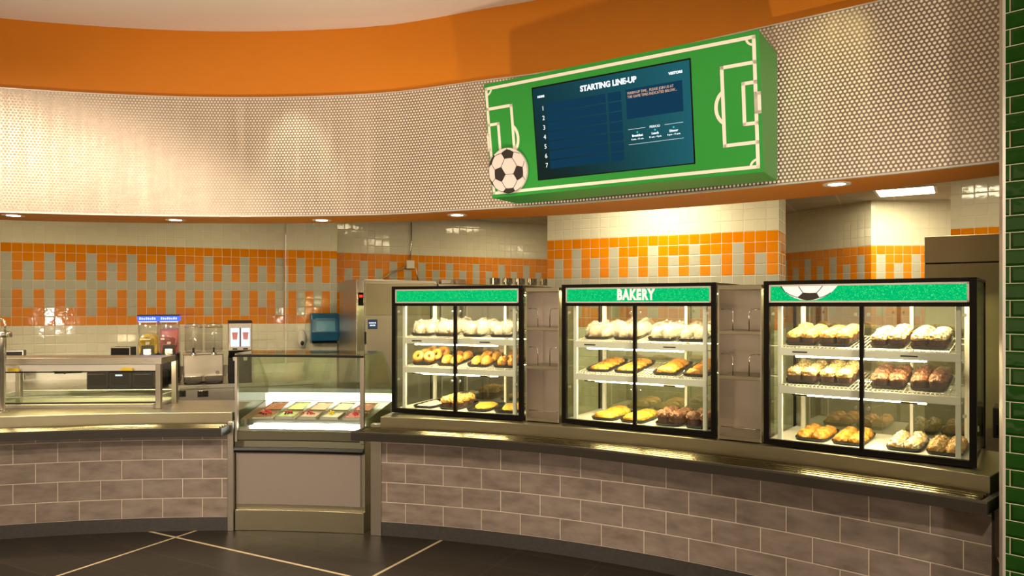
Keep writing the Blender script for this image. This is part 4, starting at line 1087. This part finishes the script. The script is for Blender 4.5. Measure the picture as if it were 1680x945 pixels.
MB().lathe([(.05, 0), (.05, .012), (.022, .02), (.022, .40), (.026, .41), (.026, .60)], seg=20).build('column', 'steelb', t, smooth=True, angle=40)
MB().lathe([(.0, .60), (.062, .60), (.068, .615), (.062, .64), (.03, .65), (0, .65)], seg=24).build('cap', 'steelb', t, smooth=True, angle=40)
MB().tube([(.02, 0, .65), (.025, 0, .70), (.01, 0, .735), (-.03, 0, .75)], .008).build('bent_pipe', 'steelb', t, smooth=True)

# ================================================================== things on the back walls
def online(p0, p1, x, off):
    dd = Vector((p1[0]-p0[0], p1[1]-p0[1])).normalized(); n_ = Vector((dd.y, -dd.x)); q = along(p0, p1, x)
    return (q[0]+n_.x*off, q[1]+n_.y*off), math.atan2(dd.y, dd.x)
(q, an) = online(B0, B1, 531, .0)
zc = HC-(538-HY)*q[1]/F
t = thing('paper_towel_dispenser', 'translucent blue paper towel dispenser on the white tiled wall', 'towel dispenser', (q[0], q[1], zc), an)
b = MB(); b.prism_yz([(0, -.205), (-.17, -.17), (-.21, -.05), (-.21, .12), (-.17, .20), (0, .205)], -.185, .185); b.build('housing', 'blue', t, bevel=.015)
MB().box((-.125, -.222, -.04), (.125, -.205, .10)).build('window', 'bluel', t, bevel=.004)
MB().box((-.16, -.19, -.205), (.16, 0, -.19)).build('outlet_slot', 'blackp', t)
MB().box((-.13, -.212, .125), (.13, -.200, .135)).build('lid_seam', 'bluel', t)
(q, an) = online(B0, B1, 495, .0); zc = HC-(556-HY)*q[1]/F
t = thing('soap_dispenser', 'small white oval soap dispenser left of the blue towel dispenser', 'soap dispenser', (q[0], q[1], zc), an)
b = MB(); bmesh.ops.create_uvsphere(b.bm, u_segments=20, v_segments=14, radius=1, matrix=Matrix.Translation((0, -.045, .0)) @ Matrix.Diagonal((.058, .045, .125, 1))); b.build('body', 'whitep', t, smooth=True)
MB().lathe([(.0, -.095), (.020, -.092), (.024, -.08)], (0, 0, -.05), 16, axis='y', sy=1.4).build('window', 'blackp', t)
(q, an) = online(C0, C1, 672, .0); zc = HC-(434-HY)*q[1]/F
t = thing('junction_box', 'white junction box with conduit and grey cables on the dark orange tiles', 'electrical box', (q[0], q[1], zc), an)
MB().box((-.06, -.05, -.06), (.06, 0, .06)).build('box', 'whitep', t, bevel=.004)
MB().tube([(.01, -.02, .06), (.01, -.02, .25), (.02, -.02, .29), (.02, -.02, .62)], .010).build('conduit', 'steelb', t, smooth=True)
MB().tube([(-.06, -.03, -.02), (-.12, -.05, -.06), (-.30, -.08, -.12), (-.42, -.1, -.22)], .011).build('cable', 'steelv', t, smooth=True)
MB().tube([(.05, -.03, -.03), (.08, -.05, -.06), (.10, -.05, -.15), (.12, -.05, -.25)], .009).build('cable', 'steelv', t, smooth=True)

# steel oven and the row of tall cabinets
ov = Vector((-1.90, 8.75)); od = Vector((.89, .45)).normalized(); oa = math.atan2(od.y, od.x)
t = thing('proofing_oven', 'tall stainless oven with digital controls left of the left bakery case', 'oven', (ov.x, ov.y, 0), oa)
MB().box((0, .0, .08), (1.05, .85, 2.09)).build('body', 'steelv', t, bevel=.006)
MB().box((.0, -.03, .08), (.10, 0, 2.09)).build('control_column', 'steelb', t, bevel=.003)
cp = MB().box((.02, -.036, 1.77), (.085, -.03, 1.93)).build('control_panel', 'black', t)
MB().box((.03, -.038, 1.87), (.075, -.036, 1.90)).build('digits', 'redlit', cp)
MB().box((.11, -.03, .2), (1.03, 0, 1.62)).build('door', 'steelv', t, bevel=.004)
MB().box((.11, -.02, 1.65), (1.03, 0, 2.05)).build('vent_panel', 'steeld', t, bevel=.004)
MB().box((.105, -.045, 1.30), (.118, -.01, 1.45)).build('latch', 'blackp', t)
MB().box((.14, -.033, 1.48), (.26, -.03, 1.60)).build('blue_label', 'sticker', t)
b = MB()
for i in range(5): b.box((.155+i*.018, -.0345, 1.55), (.168+i*.018, -.033, 1.566))
for i in range(4): b.box((.165+i*.018, -.0345, 1.52), (.178+i*.018, -.033, 1.536))
b.build('label_lettering', 'text', t)
MB().box((.05, .05, .0), (1.0, .8, .08)).build('plinth', 'blackp', t)
t = thing('tall_cabinet', 'stainless tall cabinet row behind the left and middle bakery cases', 'cabinet', tuple((ov+od*1.07))+(0,), oa)
MB().box((0, 0, .08), (1.8, .75, 2.05)).build('body', 'steelv', t, bevel=.006)
for k in range(3): 
    dr = MB().box((.02+k*.6, -.025, .15), (.60+k*.6, 0, 1.95)).build('door', 'steelv', t, bevel=.004)
    MB().tube([(.07+k*.6, -.05, .95), (.07+k*.6, -.05, 1.25)], .01).build('handle', 'steelb', dr)
MB().box((.05, .05, .0), (1.75, .7, .08)).build('plinth', 'blackp', t)
for k in range(5):
    q = ov+od*(1.07+.86+.19*k)+Vector((-od.y, od.x))*.12
    b = MB(); b.lathe([(.062, 0), (.070, .01), (.070, .085), (.074, .09), (.066, .092), (.062, .02), (0, .015)], seg=24)
    o = b.build('steel_pot', 'steelb', smooth=True, angle=40); o.location = (q.x, q.y, 2.05)
    tag(o, 'small polished steel pot on top of the tall cabinets, %s of five' % ['first', 'second', 'third', 'fourth', 'last'][k], 'pot', 'steel pots on the cabinets')
for k, x in enumerate((.02, .22)):
    q = ov+od*(1.1+x)+Vector((-od.y, od.x))*.02
    b = MB().box((0, 0, 0), (.14, .1, .06), .004); o = b.build('steel_bracket', 'steelb'); o.location = (q.x, q.y, 2.05); o.rotation_euler = (0, 0, oa)
    tag(o, '%s small steel bracket box on the cabinet top above the left bakery case' % ['left', 'right'][k], 'bracket', 'steel brackets')

# right rear: steel hood cabinet, counter and black box
t = thing('steel_hood_cabinet', 'large stainless cabinet standing behind the right bakery case', 'cabinet', (3.04, 5.3, 0), R_(-31))
MB().box((0, 0, .9), (1.1, .7, 2.08)).build('lower_body', 'hood', t, bevel=.004)
MB().box((0, -.012, 2.085), (1.1, .7, 2.28)).build('upper_hood', 'hood', t, bevel=.004)
MB().box((0, .0, .0), (1.1, .7, .9)).build('base', 'steelv', t)
t = thing('side_counter', 'pale steel side counter seen between the right case and the green wall', 'counter', (3.08, 4.42, 0), R_(-36))
MB().box((0, .0, .87), (.62, .8, .91)).build('worktop', 'steel', t, bevel=.003); MB().box((.02, .03, 0), (.60, .78, .87)).build('body', 'steelv', t)
t = thing('black_appliance', 'black box on the side counter beside the green tiled wall', 'appliance', (3.14, 4.70, .91), R_(-36))
MB().box((0, 0, 0), (.24, .25, .20), .006).build('housing', 'blackp', t); MB().box((.02, -.004, .02), (.22, 0, .09)).build('front_plate', 'black', t)
text_mesh('letters', 'B!', .05, 'whitep', t, Matrix.Translation((.07, -.006, .05)) @ Matrix.Rotation(R_(90), 4, 'X'), bold=.002)

# ================================================================== added hall lights, sources out of view
def spot(name, loc, target, e, size, blend=.5, col=(1, .84, .62), soft=.08):
    L = bpy.data.lights.new(name, 'SPOT'); L.energy = e; L.color = col; L.spot_size = R_(size); L.spot_blend = blend; L.shadow_soft_size = soft
    o = bpy.data.objects.new(name, L); COL.objects.link(o); o.location = loc
    dv_ = Vector(target)-Vector(loc); o.rotation_euler = dv_.to_track_quat('-Z', 'Y').to_euler(); return o
def area(name, loc, target, e, sx, sy, col=(1, .84, .62)):
    L = bpy.data.lights.new(name, 'AREA'); L.shape = 'RECTANGLE'; L.size = sx; L.size_y = sy; L.energy = e; L.color = col
    o = bpy.data.objects.new(name, L); COL.objects.link(o); o.location = loc
    dv_ = Vector(target)-Vector(loc); o.rotation_euler = dv_.to_track_quat('-Z', 'Y').to_euler(); return o
for k, (x, y, tx_, ty_) in enumerate(((-4.6, .6, -4.2, 5.5), (-2.3, -.4, -2.0, 5.6), (0.0, -.6, .2, 5.0), (3.0, -.4, 1.8, 4.2))):
    spot('added_ceiling_spot', (x, y, 3.92), (tx_, ty_, .75), 380, 62, .45)  # unseen ceiling spots, added to brighten counters and band
spot('unseen_accent', P(.42, -.45, 3.9), P(.55, .05, 2.8), 40, 38, .7, soft=.03)
spot('unseen_accent', P(4.6, -.9, 3.9), P(4.45, .05, 2.95), 16, 34, .9, (1, .90, .35), soft=.05)  # unseen yellow spot, added to make a coloured patch on the band
for x in (-3.3, -1.1, .9):
    spot('added_floor_uplight', (x, 2.1, .25), (x*.95, 4.9, 3.97), 230, 74, .8, (1, .80, .60), soft=.1)  # unseen uplights near the floor, added to lift ceiling and fascia
for (x, y, tx_, ty_) in ((-3.4, -1.2, -3.4, 5.4), (-.9, -1.6, -.6, 5.4), (2.75, -1.4, 1.5, 4.4)):
    spot('added_rear_spot', (x, y, 1.45), (tx_, ty_, .45), 210, 44, .9, (1, .82, .64), soft=.12)  # unseen spots behind the camera, added to brighten the tiled fronts
w = bpy.data.worlds.new('world'); S.world = w; w.use_nodes = True
bg = w.node_tree.nodes['Background']; bg.inputs[0].default_value = (.62, .46, .28, 1); bg.inputs[1].default_value = 1.15

S.view_settings.view_transform = 'Standard'; S.view_settings.look = 'None'; S.view_settings.exposure = .22; S.view_settings.gamma = 1; S.view_settings.use_curve_mapping = False
try:
    S.cycles.use_denoising = True; S.cycles.max_bounces = 10; S.cycles.transparent_max_bounces = 24; S.cycles.caustics_reflective = False; S.cycles.caustics_refractive = False
    S.cycles.sample_clamp_indirect = 4; S.cycles.blur_glossy = 1.0
except Exception: pass
# unused prototypes never stay behind
for ks in PROTO.values():
    for pr in ks:
        if pr.name not in USED:
            for ch in KIDS.get(pr.name, []): bpy.data.objects.remove(ch)
            bpy.data.objects.remove(pr)
